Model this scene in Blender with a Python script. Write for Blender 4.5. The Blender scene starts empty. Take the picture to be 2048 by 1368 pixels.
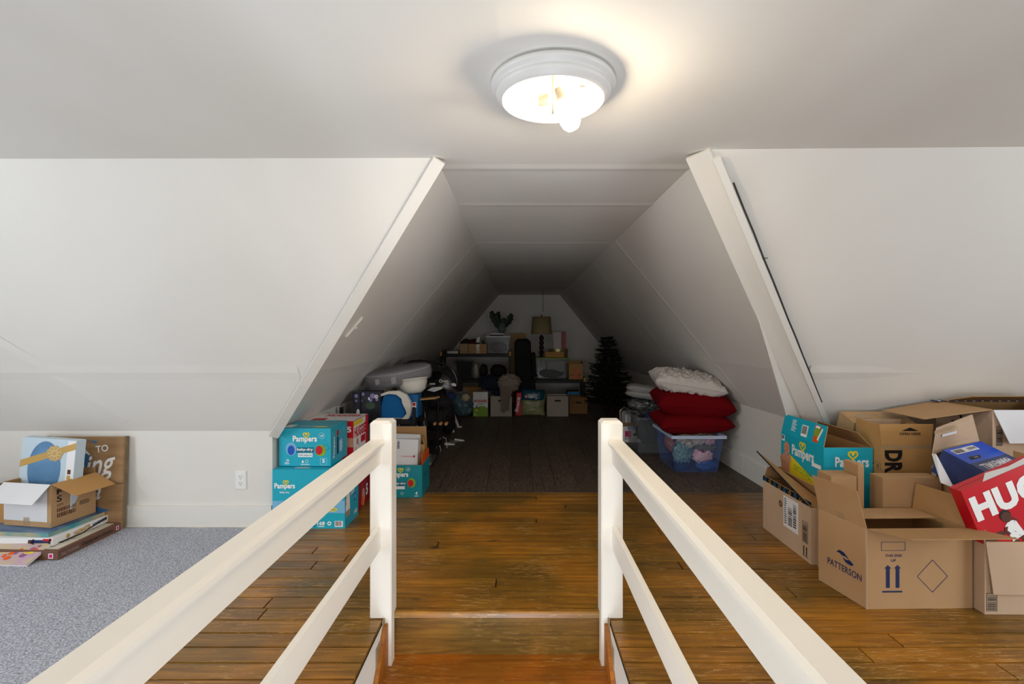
import bpy, math, random
from mathutils import Vector, Matrix, noise
random.seed(7)
S = bpy.context.scene
COL = S.collection
R = math.radians
# ------------------------------------------------------------------ camera
H = 1.17                      # eye height above the attic floor
cd = bpy.data.cameras.new('camera'); cam = bpy.data.objects.new('camera', cd); COL.objects.link(cam)
cam.location = (0, 0, H); cam.rotation_euler = (R(90), 0, 0)
cd.sensor_width = 36; cd.lens = 36*1000/2048
cd.shift_x = -11/2048; cd.shift_y = -12/2048
cd.clip_start = .02
S.camera = cam
# ------------------------------------------------------------------ world, lights, exposure
wd = bpy.data.worlds.new('world'); S.world = wd; wd.use_nodes = True
bg = wd.node_tree.nodes['Background']; bg.inputs[0].default_value = (.75, .86, 1, 1); bg.inputs[1].default_value = 1.0
S.view_settings.view_transform = 'Standard'; S.view_settings.look = 'None'
S.view_settings.exposure = .86; S.view_settings.gamma = 1; S.view_settings.use_curve_mapping = False
S.cycles.use_denoising = True
S.cycles.max_bounces = 8; S.cycles.diffuse_bounces = 6; S.cycles.transparent_max_bounces = 12
S.cycles.sample_clamp_indirect = 4
def area(name, loc, rot, sx, sy, power, color):
    l = bpy.data.lights.new(name, 'AREA'); l.shape = 'RECTANGLE'; l.size = sx; l.size_y = sy
    l.energy = power; l.color = color
    o = bpy.data.objects.new(name, l); o.location = loc; o.rotation_euler = rot; COL.objects.link(o); return o
DAY = (.90, .955, 1.0)
area('window_and_fill_light', (-3.85, .45, 1.05), (0, R(-90), 0), 1.1, 1.3, 25, DAY)     # daylight through the gable window on the left
area('window_and_fill_light', (3.85, .45, 1.05), (0, R(90), 0), 1.1, 1.3, 23, DAY)       # and on the right
area('window_and_fill_light', (-.1, -2.0, 1.22), (R(90-20), 0, 0), 3.2, 1.0, 52, (.96, .975, 1))   # unseen fill added behind the camera to brighten the slopes facing it
area('stairwell_fill', (-.09, -.2, -1.55), (R(180), 0, 0), .7, 1.8, 24, (.78, .88, 1))      # unseen fill added from below, lifting the ceiling and cooling the rails
BULB = 92.0
# ------------------------------------------------------------------ small helpers
def lin(c): return tuple(((v/255)/12.92 if v/255 <= .04045 else ((v/255+.055)/1.055)**2.4) for v in c)
def px(x, d): return (x-1035)*d/1000           # pixel column at a distance -> metres
def pz(y, d): return H-(y-672)*d/1000
def W(x, y, d): return Vector((px(x, d), d, pz(y, d)))
MATS = {}
def mat(name, rgb, rough=.6, var=0, scale=8, stretch=(1, 1, 1), bump=0, bscale=60, metal=0, spec=.4, emit=0, coat=0, alpha=1, rgb2=None, trans=0, sheen=0):
    if name in MATS: return MATS[name]
    m = bpy.data.materials.new(name); m.use_nodes = True; nt = m.node_tree; b = nt.nodes['Principled BSDF']
    c = lin(rgb)+(1,)
    b.inputs['Base Color'].default_value = c; b.inputs['Roughness'].default_value = rough
    b.inputs['Metallic'].default_value = metal; b.inputs['Specular IOR Level'].default_value = spec
    b.inputs['Coat Weight'].default_value = coat; b.inputs['Alpha'].default_value = alpha
    b.inputs['Transmission Weight'].default_value = trans; b.inputs['Sheen Weight'].default_value = sheen
    if emit: b.inputs['Emission Color'].default_value = c; b.inputs['Emission Strength'].default_value = emit
    if var or rgb2 or bump:
        tc = nt.nodes.new('ShaderNodeTexCoord'); mp = nt.nodes.new('ShaderNodeMapping'); mp.inputs['Scale'].default_value = stretch
        nt.links.new(tc.outputs['Object'], mp.inputs[0])
    if var or rgb2:
        n = nt.nodes.new('ShaderNodeTexNoise'); n.inputs['Scale'].default_value = scale; n.inputs['Detail'].default_value = 5
        r = nt.nodes.new('ShaderNodeValToRGB'); r.color_ramp.elements[0].position = .3; r.color_ramp.elements[1].position = .7
        if rgb2: r.color_ramp.elements[0].color = lin(rgb2)+(1,); r.color_ramp.elements[1].color = c
        else:
            r.color_ramp.elements[0].color = tuple(v*(1-var) for v in c[:3])+(1,); r.color_ramp.elements[1].color = tuple(min(1, v*(1+var)) for v in c[:3])+(1,)
        nt.links.new(mp.outputs[0], n.inputs['Vector']); nt.links.new(n.outputs['Fac'], r.inputs[0]); nt.links.new(r.outputs[0], b.inputs['Base Color'])
    if bump:
        n2 = nt.nodes.new('ShaderNodeTexNoise'); n2.inputs['Scale'].default_value = bscale; n2.inputs['Detail'].default_value = 3
        bp = nt.nodes.new('ShaderNodeBump'); bp.inputs['Strength'].default_value = bump; bp.inputs['Distance'].default_value = .01
        nt.links.new(mp.outputs[0], n2.inputs['Vector']); nt.links.new(n2.outputs['Fac'], bp.inputs['Height']); nt.links.new(bp.outputs[0], b.inputs['Normal'])
    MATS[name] = m; return m
def wood(name, base, dark, light, axis, rough, scr=.0, coat=0, amt=1, ring=0):
    """floor board: grain along an axis, tint per board, stains, pale scratches"""
    m = bpy.data.materials.new(name); m.use_nodes = True; nt = m.node_tree; N = nt.nodes; L = nt.links; b = N['Principled BSDF']
    g = N.new('ShaderNodeNewGeometry'); oi = N.new('ShaderNodeObjectInfo')
    mp = N.new('ShaderNodeMapping'); mp.inputs['Scale'].default_value = (1.2, 22, 22) if axis == 'x' else (22, 1.2, 22)
    ad = N.new('ShaderNodeVectorMath'); ad.operation = 'ADD'; sc = N.new('ShaderNodeMath'); sc.operation = 'MULTIPLY'; sc.inputs[1].default_value = 37
    L.new(oi.outputs['Random'], sc.inputs[0]); L.new(g.outputs['Position'], ad.inputs[0]); L.new(sc.outputs[0], ad.inputs[1]); L.new(ad.outputs[0], mp.inputs[0])
    n = N.new('ShaderNodeTexNoise'); n.inputs['Scale'].default_value = 2.2 if not ring else 1.1; n.inputs['Detail'].default_value = 6; n.inputs['Distortion'].default_value = 1.2 if not ring else 2.2; L.new(mp.outputs[0], n.inputs['Vector'])
    src = n.outputs['Fac']
    if ring:
        k = N.new('ShaderNodeMath'); k.operation = 'MULTIPLY'; k.inputs[1].default_value = 14; L.new(src, k.inputs[0])
        f = N.new('ShaderNodeMath'); f.operation = 'PINGPONG'; f.inputs[1].default_value = .5; L.new(k.outputs[0], f.inputs[0])
        f2 = N.new('ShaderNodeMath'); f2.operation = 'MULTIPLY'; f2.inputs[1].default_value = 2; L.new(f.outputs[0], f2.inputs[0]); src = f2.outputs[0]
    r = N.new('ShaderNodeValToRGB'); r.color_ramp.elements[0].position = .28; r.color_ramp.elements[1].position = .72
    r.color_ramp.elements[0].color = lin(dark)+(1,); r.color_ramp.elements[1].color = lin(light)+(1,)
    e = r.color_ramp.elements.new(.5); e.color = lin(base)+(1,)
    L.new(src, r.inputs[0])
    hs = N.new('ShaderNodeHueSaturation'); v = N.new('ShaderNodeMapRange'); v.inputs['To Min'].default_value = 1-.16*amt; v.inputs['To Max'].default_value = 1+.16*amt
    L.new(oi.outputs['Random'], v.inputs[0]); L.new(v.outputs[0], hs.inputs['Value']); L.new(r.outputs[0], hs.inputs['Color'])
    out = hs.outputs[0]
    if scr:
        # broad worn stains
        st = N.new('ShaderNodeTexNoise'); st.inputs['Scale'].default_value = 2.3; st.inputs['Detail'].default_value = 3; L.new(g.outputs['Position'], st.inputs['Vector'])
        sr = N.new('ShaderNodeValToRGB'); sr.color_ramp.elements[0].position = .42; sr.color_ramp.elements[1].position = .62
        sr.color_ramp.elements[0].color = (.60, .66, .66, 1); sr.color_ramp.elements[1].color = (1.12, 1.0, .85, 1)
        L.new(st.outputs['Fac'], sr.inputs[0])
        mx = N.new('ShaderNodeMix'); mx.data_type = 'RGBA'; mx.blend_type = 'MULTIPLY'; mx.inputs[0].default_value = 1
        L.new(out, mx.inputs[6]); L.new(sr.outputs[0], mx.inputs[7]); out = mx.outputs[2]
        # dark spots
        ds = N.new('ShaderNodeTexNoise'); ds.inputs['Scale'].default_value = 5; ds.inputs['Detail'].default_value = 2
        mq = N.new('ShaderNodeMapping'); mq.inputs['Scale'].default_value = (1, 2.2, 1); L.new(g.outputs['Position'], mq.inputs[0]); L.new(mq.outputs[0], ds.inputs['Vector'])
        dr = N.new('ShaderNodeValToRGB'); dr.color_ramp.elements[0].position = .70; dr.color_ramp.elements[1].position = .76
        dr.color_ramp.elements[0].color = (0, 0, 0, 1); dr.color_ramp.elements[1].color = (.75, .75, .75, 1); L.new(ds.outputs['Fac'], dr.inputs[0])
        m3 = N.new('ShaderNodeMix'); m3.data_type = 'RGBA'; L.new(dr.outputs[0], m3.inputs[0]); L.new(out, m3.inputs[6]); m3.inputs[7].default_value = lin((38, 30, 24))+(1,); out = m3.outputs[2]
        # scratches: thin bright flecks
        m2 = N.new('ShaderNodeMapping'); m2.inputs['Scale'].default_value = (14, 95, 95); m2.inputs['Rotation'].default_value = (0, 0, .12); L.new(g.outputs['Position'], m2.inputs[0])
        s2 = N.new('ShaderNodeTexNoise'); s2.inputs['Scale'].default_value = 1.0; s2.inputs['Detail'].default_value = 6; s2.inputs['Roughness'].default_value = .75; L.new(m2.outputs[0], s2.inputs['Vector'])
        r2 = N.new('ShaderNodeValToRGB'); r2.color_ramp.elements[0].position = .575; r2.color_ramp.elements[1].position = .61; r2.color_ramp.elements[0].color = (0, 0, 0, 1); r2.color_ramp.elements[1].color = (scr, scr, scr, 1)
        wk = N.new('ShaderNodeTexNoise'); wk.inputs['Scale'].default_value = 3.1; wk.inputs['Detail'].default_value = 2; L.new(g.outputs['Position'], wk.inputs['Vector'])
        wr_ = N.new('ShaderNodeMapRange'); wr_.inputs['From Min'].default_value = .35; wr_.inputs['From Max'].default_value = .65; wr_.inputs['To Min'].default_value = -.07; wr_.inputs['To Max'].default_value = .045; L.new(wk.outputs['Fac'], wr_.inputs[0])
        sm = N.new('ShaderNodeMath'); sm.operation = 'ADD'; L.new(s2.outputs['Fac'], sm.inputs[0]); L.new(wr_.outputs[0], sm.inputs[1]); L.new(sm.outputs[0], r2.inputs[0])
        m4 = N.new('ShaderNodeMix'); m4.data_type = 'RGBA'; L.new(r2.outputs[0], m4.inputs[0]); L.new(out, m4.inputs[6]); m4.inputs[7].default_value = lin((196, 152, 88))+(1,); out = m4.outputs[2]
    L.new(out, b.inputs['Base Color'])
    b.inputs['Roughness'].default_value = rough; b.inputs['Coat Weight'].default_value = coat; b.inputs['Coat Roughness'].default_value = .25
    bp = N.new('ShaderNodeBump'); bp.inputs['Strength'].default_value = .12; bp.inputs['Distance'].default_value = .004; L.new(src, bp.inputs['Height']); L.new(bp.outputs[0], b.inputs['Normal'])
    MATS[name] = m; return m

class MB:
    """collects shapes, then links them as one mesh object"""
    def __init__(s): s.v = []; s.f = []; s.mi = []; s.ms = []
    def idx(s, m):
        if m not in s.ms: s.ms.append(m)
        return s.ms.index(m)
    def add(s, vs, fs, m=None):
        o = len(s.v); s.v += [tuple(v) for v in vs]; k = s.idx(m) if m else 0
        for f in fs: s.f.append([i+o for i in f]); s.mi.append(k)
        return s
    def hexa(s, p, m=None):      # bottom 4 then top 4
        return s.add(p, [(3, 2, 1, 0), (4, 5, 6, 7), (0, 1, 5, 4), (1, 2, 6, 5), (2, 3, 7, 6), (3, 0, 4, 7)], m)
    def box(s, a, b, m=None):
        x0, y0, z0 = a; x1, y1, z1 = b
        return s.hexa([(x0, y0, z0), (x1, y0, z0), (x1, y1, z0), (x0, y1, z0), (x0, y0, z1), (x1, y0, z1), (x1, y1, z1), (x0, y1, z1)], m)
    def bevel(s, a, b, e, m=None):
        """box with chamfered vertical and top edges"""
        x0, y0, z0 = a; x1, y1, z1 = b
        def ring(z, i): return [(x0+i, y0, z), (x1-i, y0, z), (x1, y0+i, z), (x1, y1-i, z), (x1-i, y1, z), (x0+i, y1, z), (x0, y1-i, z), (x0, y0+i, z)]
        r0 = ring(z0, e*.4); r1 = ring(z1-e, e*.4); r2 = [(min(max(x, x0+e), x1-e), min(max(y, y0+e), y1-e), z1) for x, y, z in ring(z1, e*.4)]
        vs = r0+r1+r2; fs = [tuple(range(7, -1, -1)), tuple(range(16, 24))]
        for k in (0, 8):
            for i in range(8): fs.append((k+i, k+(i+1) % 8, k+8+(i+1) % 8, k+8+i))
        return s.add(vs, fs, m)
    def plate(s, q, t, m=None):  # quad of 4 points with thickness along its normal
        q = [Vector(p) for p in q]; n = (q[1]-q[0]).cross(q[3]-q[0]).normalized()*t
        return s.hexa([p-n/2 for p in q]+[p+n/2 for p in q], m)
    def poly(s, pts, n, t, m=None):
        pts = [Vector(p) for p in pts]; n = Vector(n).normalized()*t; k = len(pts)
        return s.add(pts+[p+n for p in pts], [tuple(range(k-1, -1, -1)), tuple(range(k, 2*k))]+[(i, (i+1) % k, k+(i+1) % k, k+i) for i in range(k)], m)
    def tube(s, pts, r, n=8, m=None, r1=None):
        pts = [Vector(p) for p in pts]; o = []; K = len(pts)
        for i, p in enumerate(pts):
            d = (pts[min(i+1, K-1)]-pts[max(i-1, 0)]).normalized(); a = d.orthogonal().normalized() if i == 0 else (a-d*a.dot(d)).normalized(); b = d.cross(a)
            rr = r if r1 is None else r+(r1-r)*i/(K-1)
            o += [p+(a*math.cos(2*math.pi*j/n)+b*math.sin(2*math.pi*j/n))*rr for j in range(n)]
        fs = [tuple(range(n-1, -1, -1)), tuple(range((K-1)*n, K*n))]
        for i in range(K-1):
            for j in range(n): fs.append((i*n+j, i*n+(j+1) % n, (i+1)*n+(j+1) % n, (i+1)*n+j))
        return s.add(o, fs, m)
    def lathe(s, prof, n=32, m=None, c=(0, 0, 0), sq=(1, 1)):
        vs = [(c[0]+r*math.cos(2*math.pi*j/n)*sq[0], c[1]+r*math.sin(2*math.pi*j/n)*sq[1], c[2]+z) for r, z in prof for j in range(n)]
        fs = [(i*n+j, i*n+(j+1) % n, (i+1)*n+(j+1) % n, (i+1)*n+j) for i in range(len(prof)-1) for j in range(n)]
        return s.add(vs, fs, m)
    def grid(s, fn, nu, nv, m=None, closed=False):
        vs = [fn(i/nu, j/nv) for i in range(nu+1) for j in range(nv+1)]
        return s.add(vs, [(i*(nv+1)+j, (i+1)*(nv+1)+j, (i+1)*(nv+1)+j+1, i*(nv+1)+j+1) for i in range(nu) for j in range(nv)], m)
    def build(s, name, m=None, parent=None, loc=None, smooth=False, mx=None):
        me = bpy.data.meshes.new(name); me.from_pydata(s.v, [], s.f)
        if s.ms and None not in s.ms:
            for q in s.ms: me.materials.append(MATS[q] if isinstance(q, str) else q)
            me.polygons.foreach_set('material_index', s.mi)
        else: me.materials.append(MATS[m] if isinstance(m, str) else m)
        if smooth: me.polygons.foreach_set('use_smooth', [True]*len(me.polygons))
        me.update()
        o = bpy.data.objects.new(name, me); COL.objects.link(o)
        if parent: o.parent = parent
        if loc: o.location = loc
        return o
def tag(o, label=None, cat=None, group=None, kind=None):
    if label: o['label'] = label
    if cat: o['category'] = cat
    if group: o['group'] = group
    if kind: o['kind'] = kind
    return o
def root(name, loc, label, cat, group=None, rz=0, rx=0, ry=0):
    o = bpy.data.objects.new(name, None); o.empty_display_size = .05; COL.objects.link(o)
    o.location = loc; o.rotation_euler = (R(rx), R(ry), R(rz)); return tag(o, label, cat, group)
def struct(o): o['kind'] = 'structure'; return o
def smooth_mod(o, lv=1):
    md = o.modifiers.new('s', 'SUBSURF'); md.levels = lv; md.render_levels = lv; return o

# ------------------------------------------------------------------ materials
mat('paint_wall', (226, 223, 217), .55, var=.025, scale=1.3, bump=.10, bscale=9)
mat('paint_trim', (228, 226, 220), .45, bump=.08, bscale=25)
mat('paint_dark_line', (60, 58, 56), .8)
mat('paint_ceiling', (232, 230, 224), .65, var=.02, scale=1.1, bump=.06, bscale=14)
mat('rail_paint', (238, 232, 221), .42, var=.012, scale=3, bump=.05, bscale=20)
mat('raw_edge', (150, 128, 102), .9, var=.3, scale=30)
wood('board', (152, 102, 20), (116, 76, 16), (182, 126, 32), 'x', .40, scr=.7, coat=.35)
wood('stair_wood', (186, 106, 14), (160, 88, 10), (204, 126, 26), 'x', .5, scr=.5, coat=.08, amt=.3)
wood('riser_wood', (150, 108, 34), (118, 84, 30), (172, 126, 44), 'x', .6, scr=.35, coat=.05, amt=.3)
wood('vinyl', (70, 58, 48), (42, 34, 28), (118, 100, 82), 'y', .55, amt=1.0, ring=1)
mat('carpet', (212, 214, 224), .97, rgb2=(112, 115, 126), scale=150, bump=.5, bscale=120, spec=.05)
mat('subfloor', (40, 32, 24), .9)
mat('white_plastic', (238, 238, 236), .35)
mat('slot', (40, 38, 36), .7)
mat('metal', (150, 148, 144), .35, metal=.9)
mat('lamp_body', (214, 212, 208), .4)
mat('reflector', (230, 226, 216), .25, metal=.6)
mat('socket', (92, 88, 80), .5)
mat('bulb', (255, 232, 198), .4, emit=BULB)
mat('black_metal', (20, 20, 21), .5, spec=.3)

# ------------------------------------------------------------------ room shell
CE = 1.95; KZ = .589; KY = 3.06; KYR = 3.14; KYB = 3.37; KZB = .295; CL = 2.19; CR = 2.08
TL, TR = -.354, .80; KL, KR = -1.50, 1.91; FAR = 9.5; SX = 3.9
def plane(name, pts, n, m='paint_wall', t=.04): return struct(MB().poly(pts, n, t).build(name, m))
plane('ceiling', [(-SX, -1.5, CE), (SX, -1.5, CE), (SX, CR-.06, CE), (TR, CR+.01, CE), (TR, FAR, CE), (TL, FAR, CE), (TL, CL, CE), (-SX, CL+.02, CE)], (0, 0, 1), 'paint_ceiling')
plane('wall_front_left', [(-SX, CL+.02, CE), (TL, CL, CE), (KL, KY, KZ), (-SX, KY, KZ)], (0, 1.36, .87))
plane('wall_front_right', [(TR, CR+.01, CE), (SX, CR-.06, CE), (SX, KYB, KZB), (KR, KYB, KZB)], (0, 1.36, 1.06))
plane('wall_alcove_left', [(TL, CL, CE), (TL, FAR, CE), (KL, FAR, KZ), (KL, KY, KZ)], (-1.36, 0, 1.15))
plane('wall_alcove_right', [(TR, FAR, CE), (TR, CR+.01, CE), (KR, KYR, KZ), (KR, FAR, KZ)], (1.36, 0, 1.1))
struct(MB().box((-SX, KY, -.02), (KL, KY+.04, KZ+.02)).build('wall_knee_left', 'paint_wall'))
struct(MB().box((KR, KYB, -.02), (SX, KYB+.04, KZB+.02)).build('wall_knee_right', 'paint_wall'))
struct(MB().box((KL-.04, KY+.04, -.02), (KL, FAR, KZ+.02)).build('wall_alcove_knee_left', 'paint_wall'))
struct(MB().poly([(KR, KYB+.001, -.02), (KR, FAR, -.02), (KR, FAR, KZ+.02), (KR, KYR, KZ+.01), (KR, KYB+.001, KZB)], (1, 0, 0), .04).build('wall_alcove_knee_right', 'paint_wall'))
plane('wall_back', [(KL-.04, FAR, -.02), (KR+.04, FAR, -.02), (KR+.04, FAR, KZ+.03), (TR+.02, FAR, CE+.03), (TL-.02, FAR, CE+.03), (KL-.04, FAR, KZ+.03)], (0, 1, 0))
# the half of the attic behind the photographer: mirrored slope, gable walls with windows
plane('wall_rear', [(-SX, -1.5, CE), (-SX, -2.4, KZ), (SX, -2.4, KZ), (SX, -1.5, CE)], (0, -1.36, .9))
struct(MB().box((-SX, -2.44, -.02), (SX, -2.4, KZ+.02)).build('wall_knee_rear', 'paint_wall'))
for s, nm in ((-1, 'left'), (1, 'right')):
    w = MB(); x0, x1 = (s*SX, s*(SX+.05)) if s > 0 else (s*(SX+.05), s*SX)
    w.box((x0, -2.44, -.02), (x1, 3.42, .45)); w.box((x0, -2.44, 1.65), (x1, 3.42, CE+.04)); w.box((x0, -2.44, .45), (x1, -.15, 1.65)); w.box((x0, 1.05, .45), (x1, 3.42, 1.65))
    struct(w.build('wall_'+nm, 'paint_wall'))
    f = struct(MB().box((x0, -.15, .45), (x1, -.10, 1.65)).box((x0, 1.0, .45), (x1, 1.05, 1.65)).box((x0, -.1, .45), (x1, 1.0, .5)).box((x0, -.1, 1.6), (x1, 1.0, 1.65)).box((x0, -.1, 1.03), (x1, 1.0, 1.07)).build('window_%d' % (1 if s < 0 else 2), 'paint_trim'))
    MB().box((s*(SX+.02), -.1, .5), (s*(SX+.02)+.004, 1.0, 1.6)).build('pane', mat('glass', (235, 242, 250), .02, trans=1), f)
# drywall joints: thin feathered ridges of compound, standing proud of the boards
def joint(par, a, b, w, n, h=.0025):
    a, b, n = Vector(a), Vector(b), Vector(n).normalized(); s = (b-a).cross(n).normalized()*w/2
    mb = MB(); mb.add([a-s, a+n*h, a+s, b-s, b+n*h, b+s], [(0, 1, 4, 3), (1, 2, 5, 4)]); mb.build('drywall_joint', 'paint_ceiling' if par.name == 'ceiling' else 'paint_wall', par)
D = bpy.data.objects
for y in (2.32, 2.97, 4.2, 5.35, 6.6, 7.8): joint(D['ceiling'], (TL, y, CE), (TR, y, CE), .10, (0, 0, -1), .004)
joint(D['ceiling'], (-.05, -1, CE), (-.05, 2.1, CE), .12, (0, 0, -1), .002)
for y in (4.2, 5.45, 6.7, 7.9):
    joint(D['wall_alcove_left'], (TL, y, CE), (KL, y, KZ), .09, (1.36, 0, -1.15), .004)
    joint(D['wall_alcove_right'], (TR, y-.1, CE), (KR, y-.1, KZ), .09, (-1.36, 0, -1.1), .004)
def onL(z): return CL+(KY-CL)*(CE-z)/(CE-KZ)
def onR(z): return CR+(KYR-CR)*(CE-z)/(CE-KZ)
def tl(z): return TL+(KL-TL)*(CE-z)/(CE-KZ)
def tr(z): return TR+(KR-TR)*(CE-z)/(CE-KZ)
for z in (.965, ): 
    joint(D['wall_front_left'], (-SX, onL(z), z), (tl(z)-.05, onL(z), z), .10, (0, -1.36, -.87), .003)
    joint(D['wall_front_right'], (tr(z)+.05, onR(z)-.005, z), (SX, onR(z)-.02, z), .10, (0, -1.36, -1.06), .004)
    joint(D['wall_alcove_left'], (tl(z), onL(z), z), (tl(z), FAR, z), .10, (1.36, 0, -1.15), .003)
    joint(D['wall_alcove_right'], (tr(z), onR(z), z), (tr(z), FAR, z), .10, (-1.36, 0, -1.1), .003)
joint(D['wall_front_left'], (-2.35, onL(.66), .66), (-2.9, onL(1.2), 1.2), .12, (0, -1.36, -.87), .002)
joint(D['wall_front_right'], (2.2, onR(.95), .95), (3.0, onR(1.55), 1.55), .12, (0, -1.36, -1.06), .002)
# corner boards along the two hips
def hip(name, p0, p1, side, nrm, w, t):
    p0, p1, side, nrm = map(Vector, (p0, p1, side, nrm)); nrm.normalize(); ax = (p1-p0).normalized()
    side = (side-ax*side.dot(ax)).normalized(); nn = ax.cross(side).normalized(); nn = nn if nn.dot(nrm) > 0 else -nn
    q = [p0, p0+side*w, p1+side*w, p1]
    o = MB().hexa([p-nn*.004 for p in q]+[p+nn*t for p in q]).build(name, 'paint_trim'); return struct(o)
hip('trim_1', (TL-.01, CL-.02, CE), (KL-.015, KY-.01, KZ-.02), (1, .25, 0), (.6, -1, -1), .055, .014)
hip('trim_2', (TR+.0, CR-.0, CE), (KR+.02, KYR-.03, KZ-.02), (-1, .5, 0), (-.9, -.6, -1), .10, .012)
hip('trim_3', (TR+.035, CR-.01, CE-.03), (KR+.045, KYR-.035, KZ), (-1, .1, 0), (-.3, -1, -1), .03, .018)
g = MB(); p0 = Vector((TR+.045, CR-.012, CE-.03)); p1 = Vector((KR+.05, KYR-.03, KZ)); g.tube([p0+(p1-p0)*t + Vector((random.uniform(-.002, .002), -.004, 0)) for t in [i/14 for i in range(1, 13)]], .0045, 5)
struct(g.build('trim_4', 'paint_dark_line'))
# baseboards
struct(MB().box((-SX, KY-.016, 0), (KL, KY, .135)).box((-SX, KY-.022, .0), (KL, KY-.016, .012)).build('baseboard_left', 'paint_trim'))
struct(MB().box((KR-.016, KYB, 0), (KR, 4.2, .15)).box((KR-.016, 4.206, 0), (KR, FAR, .15)).build('baseboard_right', 'paint_trim'))
struct(MB().box((KL, KY+.0, 0), (KL+.014, FAR, .135)).build('baseboard_alcove_left', 'paint_trim'))

# ------------------------------------------------------------------ floors
WX0, WX1, WY = -.555, .379, 2.15        # stair opening
FB = MB(); FB.box((-SX, -2.44, -.12), (WX0, 3.74, -.012)); FB.box((WX1, -2.44, -.12), (SX, 3.74, -.012)); FB.box((WX0, WY, -.12), (WX1, 3.74, -.012)); FB.box((WX0, -2.44, -.12), (WX1, -1.2, -.012))
floor = struct(FB.build('floor', 'subfloor'))
def split(x0, x1, mn, mxl):
    out = []; x = x0
    while x < x1-.02:
        l = random.uniform(mn, mxl); e = x+l
        if x1-e < .5: e = x1
        out.append((x, e)); x = e
    return out
y = WY-.02; bw = .0895
rows = []
yy = WY
while yy < 3.73: rows.append((yy, min(yy+bw, 3.74))); yy += bw
yy = WY-.09
rows2 = []
while yy > .9: rows2.append((yy, yy+bw)); yy -= bw
wide = []
while yy > -2.4: wide.append((yy-.27, yy+bw-.0)); yy -= .36
def plank(par, x0, y0, x1, y1, z0, z1, m, gap=.0026):
    e = .0025; t = random.uniform(-.0006, .0006)
    mb = MB(); X0, X1, Y0, Y1 = x0+gap, x1-gap, y0+gap, y1-gap
    mb.hexa([(X0, Y0, z0), (X1, Y0, z0), (X1, Y1, z0), (X0, Y1, z0), (X0+.001, Y0+.0015, z1+t), (X1-.001, Y0+.0015, z1+t), (X1-.001, Y1-.0015, z1+t), (X0+.001, Y1-.0015, z1+t)])
    mb.build('floor_board', m, par)
for (a, b) in rows:
    lim = SX if b < 3.1 else None
    xa, xb = (-3.2 if b <= 3.06 else KL), (3.3 if b <= 3.37 else KR)
    for (x0, x1) in split(xa, xb, 1.3, 3.2): plank(floor, x0, a, x1, b, -.011, 0, 'board')
for (a, b) in rows2:
    for (x0, x1) in split(-2.6, WX0, .9, 2.6): plank(floor, x0, a, x1, b, -.011, 0, 'board')
    for (x0, x1) in split(WX1, 3.0, .9, 2.6): plank(floor, x0, a, x1, b, -.011, 0, 'board')
MB().bevel((WX0+.005, WY-.034, -.023), (WX1-.005, WY-.001, .001), .005).build('stair_nosing', 'board', floor)
f2 = struct(MB().box((KL, 3.742, -.12), (KR, FAR, -.012)).build('floor_alcove', 'subfloor'))
xx = KL; k = 0
while xx < KR-.02:
    x1 = min(xx+.18, KR); yy = 3.742-random.uniform(0, .9)
    while yy < FAR-.01:
        y1 = min(yy+1.22, FAR); a = max(yy, 3.742)
        if y1-a > .02: plank(f2, xx, a, x1, y1, -.011, .0, 'vinyl', .0006)
        yy = y1
    xx = x1
# carpet
cb = MB(); random.seed(3)
edge = []
N1 = 60
for i in range(N1+1):
    x = -3.85+(2.42)*i/N1; edge.append((x, 3.022-.006*math.sin(i*.7)-.012*max(0, (i-40)/20)))
pts = [(-3.85, -2.0)]+[(-1.43, -2.0)]+[(-1.43+.003*math.sin(k*1.3), -2.0+k*.25) for k in range(1, 20)]+list(reversed(edge))
cb.poly([(x, y, .001) for x, y in pts], (0, 0, 1), .011)
tag(cb.build('carpet', 'carpet'), 'speckled grey-blue carpet along the left knee wall', 'carpet')
# stair flight
st = root('staircase', ((WX0+WX1)/2, 1.97, -1.6), 'orange varnished wooden stairs going down between the two white railings', 'stairs')
def W2(o, r):  # part built in world coordinates, parented without moving
    o.parent = r; o.matrix_parent_inverse = r.matrix_basis.inverted(); return o
bpy.context.view_layer.update()
ry = WY; z = 0
for i in range(7):
    zt = z-.198
    W2(MB().box((WX0+.02, ry-.001, zt), (WX1-.02, ry+.02, z-(.029 if i == 0 else .032))).build('riser', 'riser_wood'), st)
    W2(MB().box((WX0+.02, ry-.26, zt-.03), (WX1-.02, ry+.0, zt)).build('tread', 'stair_wood'), st)
    z = zt; ry -= .235
# sides of the stair opening: board edge, white apron, raw gap, brown stringer
for s, xw in ((-1, WX0), (1, WX1)):
    a, b = sorted((xw-s*.002, xw+s*.03))
    struct(MB().box((a, -1.2, -1.7), (b, WY+.0, -.016)).build('wall_stair_'+('left' if s < 0 else 'right'), 'paint_wall'))
    q = MB(); zs = []
    pts = []
    for k in range(13):
        yk = WY-.005-k*.1; pts.append((yk, -.016-1.09*max(0, 2.048-yk)+random.uniform(-.005, .005)))
    n = len(pts)
    # stringer follows the stairs, its top edge sloping down towards the viewer
    top = [(xw-s*.004, yk, min(-.02, zk-.0)) for yk, zk in pts]; bot = [(xw-s*.004, yk, -1.6) for yk, zk in pts]
    q = MB().poly(top+bot[::-1], (-s, 0, 0), .016); o = q.build('stringer', 'stair_wood'); W2(o, st)
    q = MB()
    for (ya, za), (yb, zb) in zip(pts[:-1], pts[1:]):
        q.box((min(xw-s*.001, xw-s*.006), yb, min(za, zb)-.004), (max(xw-s*.001, xw-s*.006), ya, (za+zb)/2+.022))
    W2(q.build('plaster_edge', 'raw_edge'), st)
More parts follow.
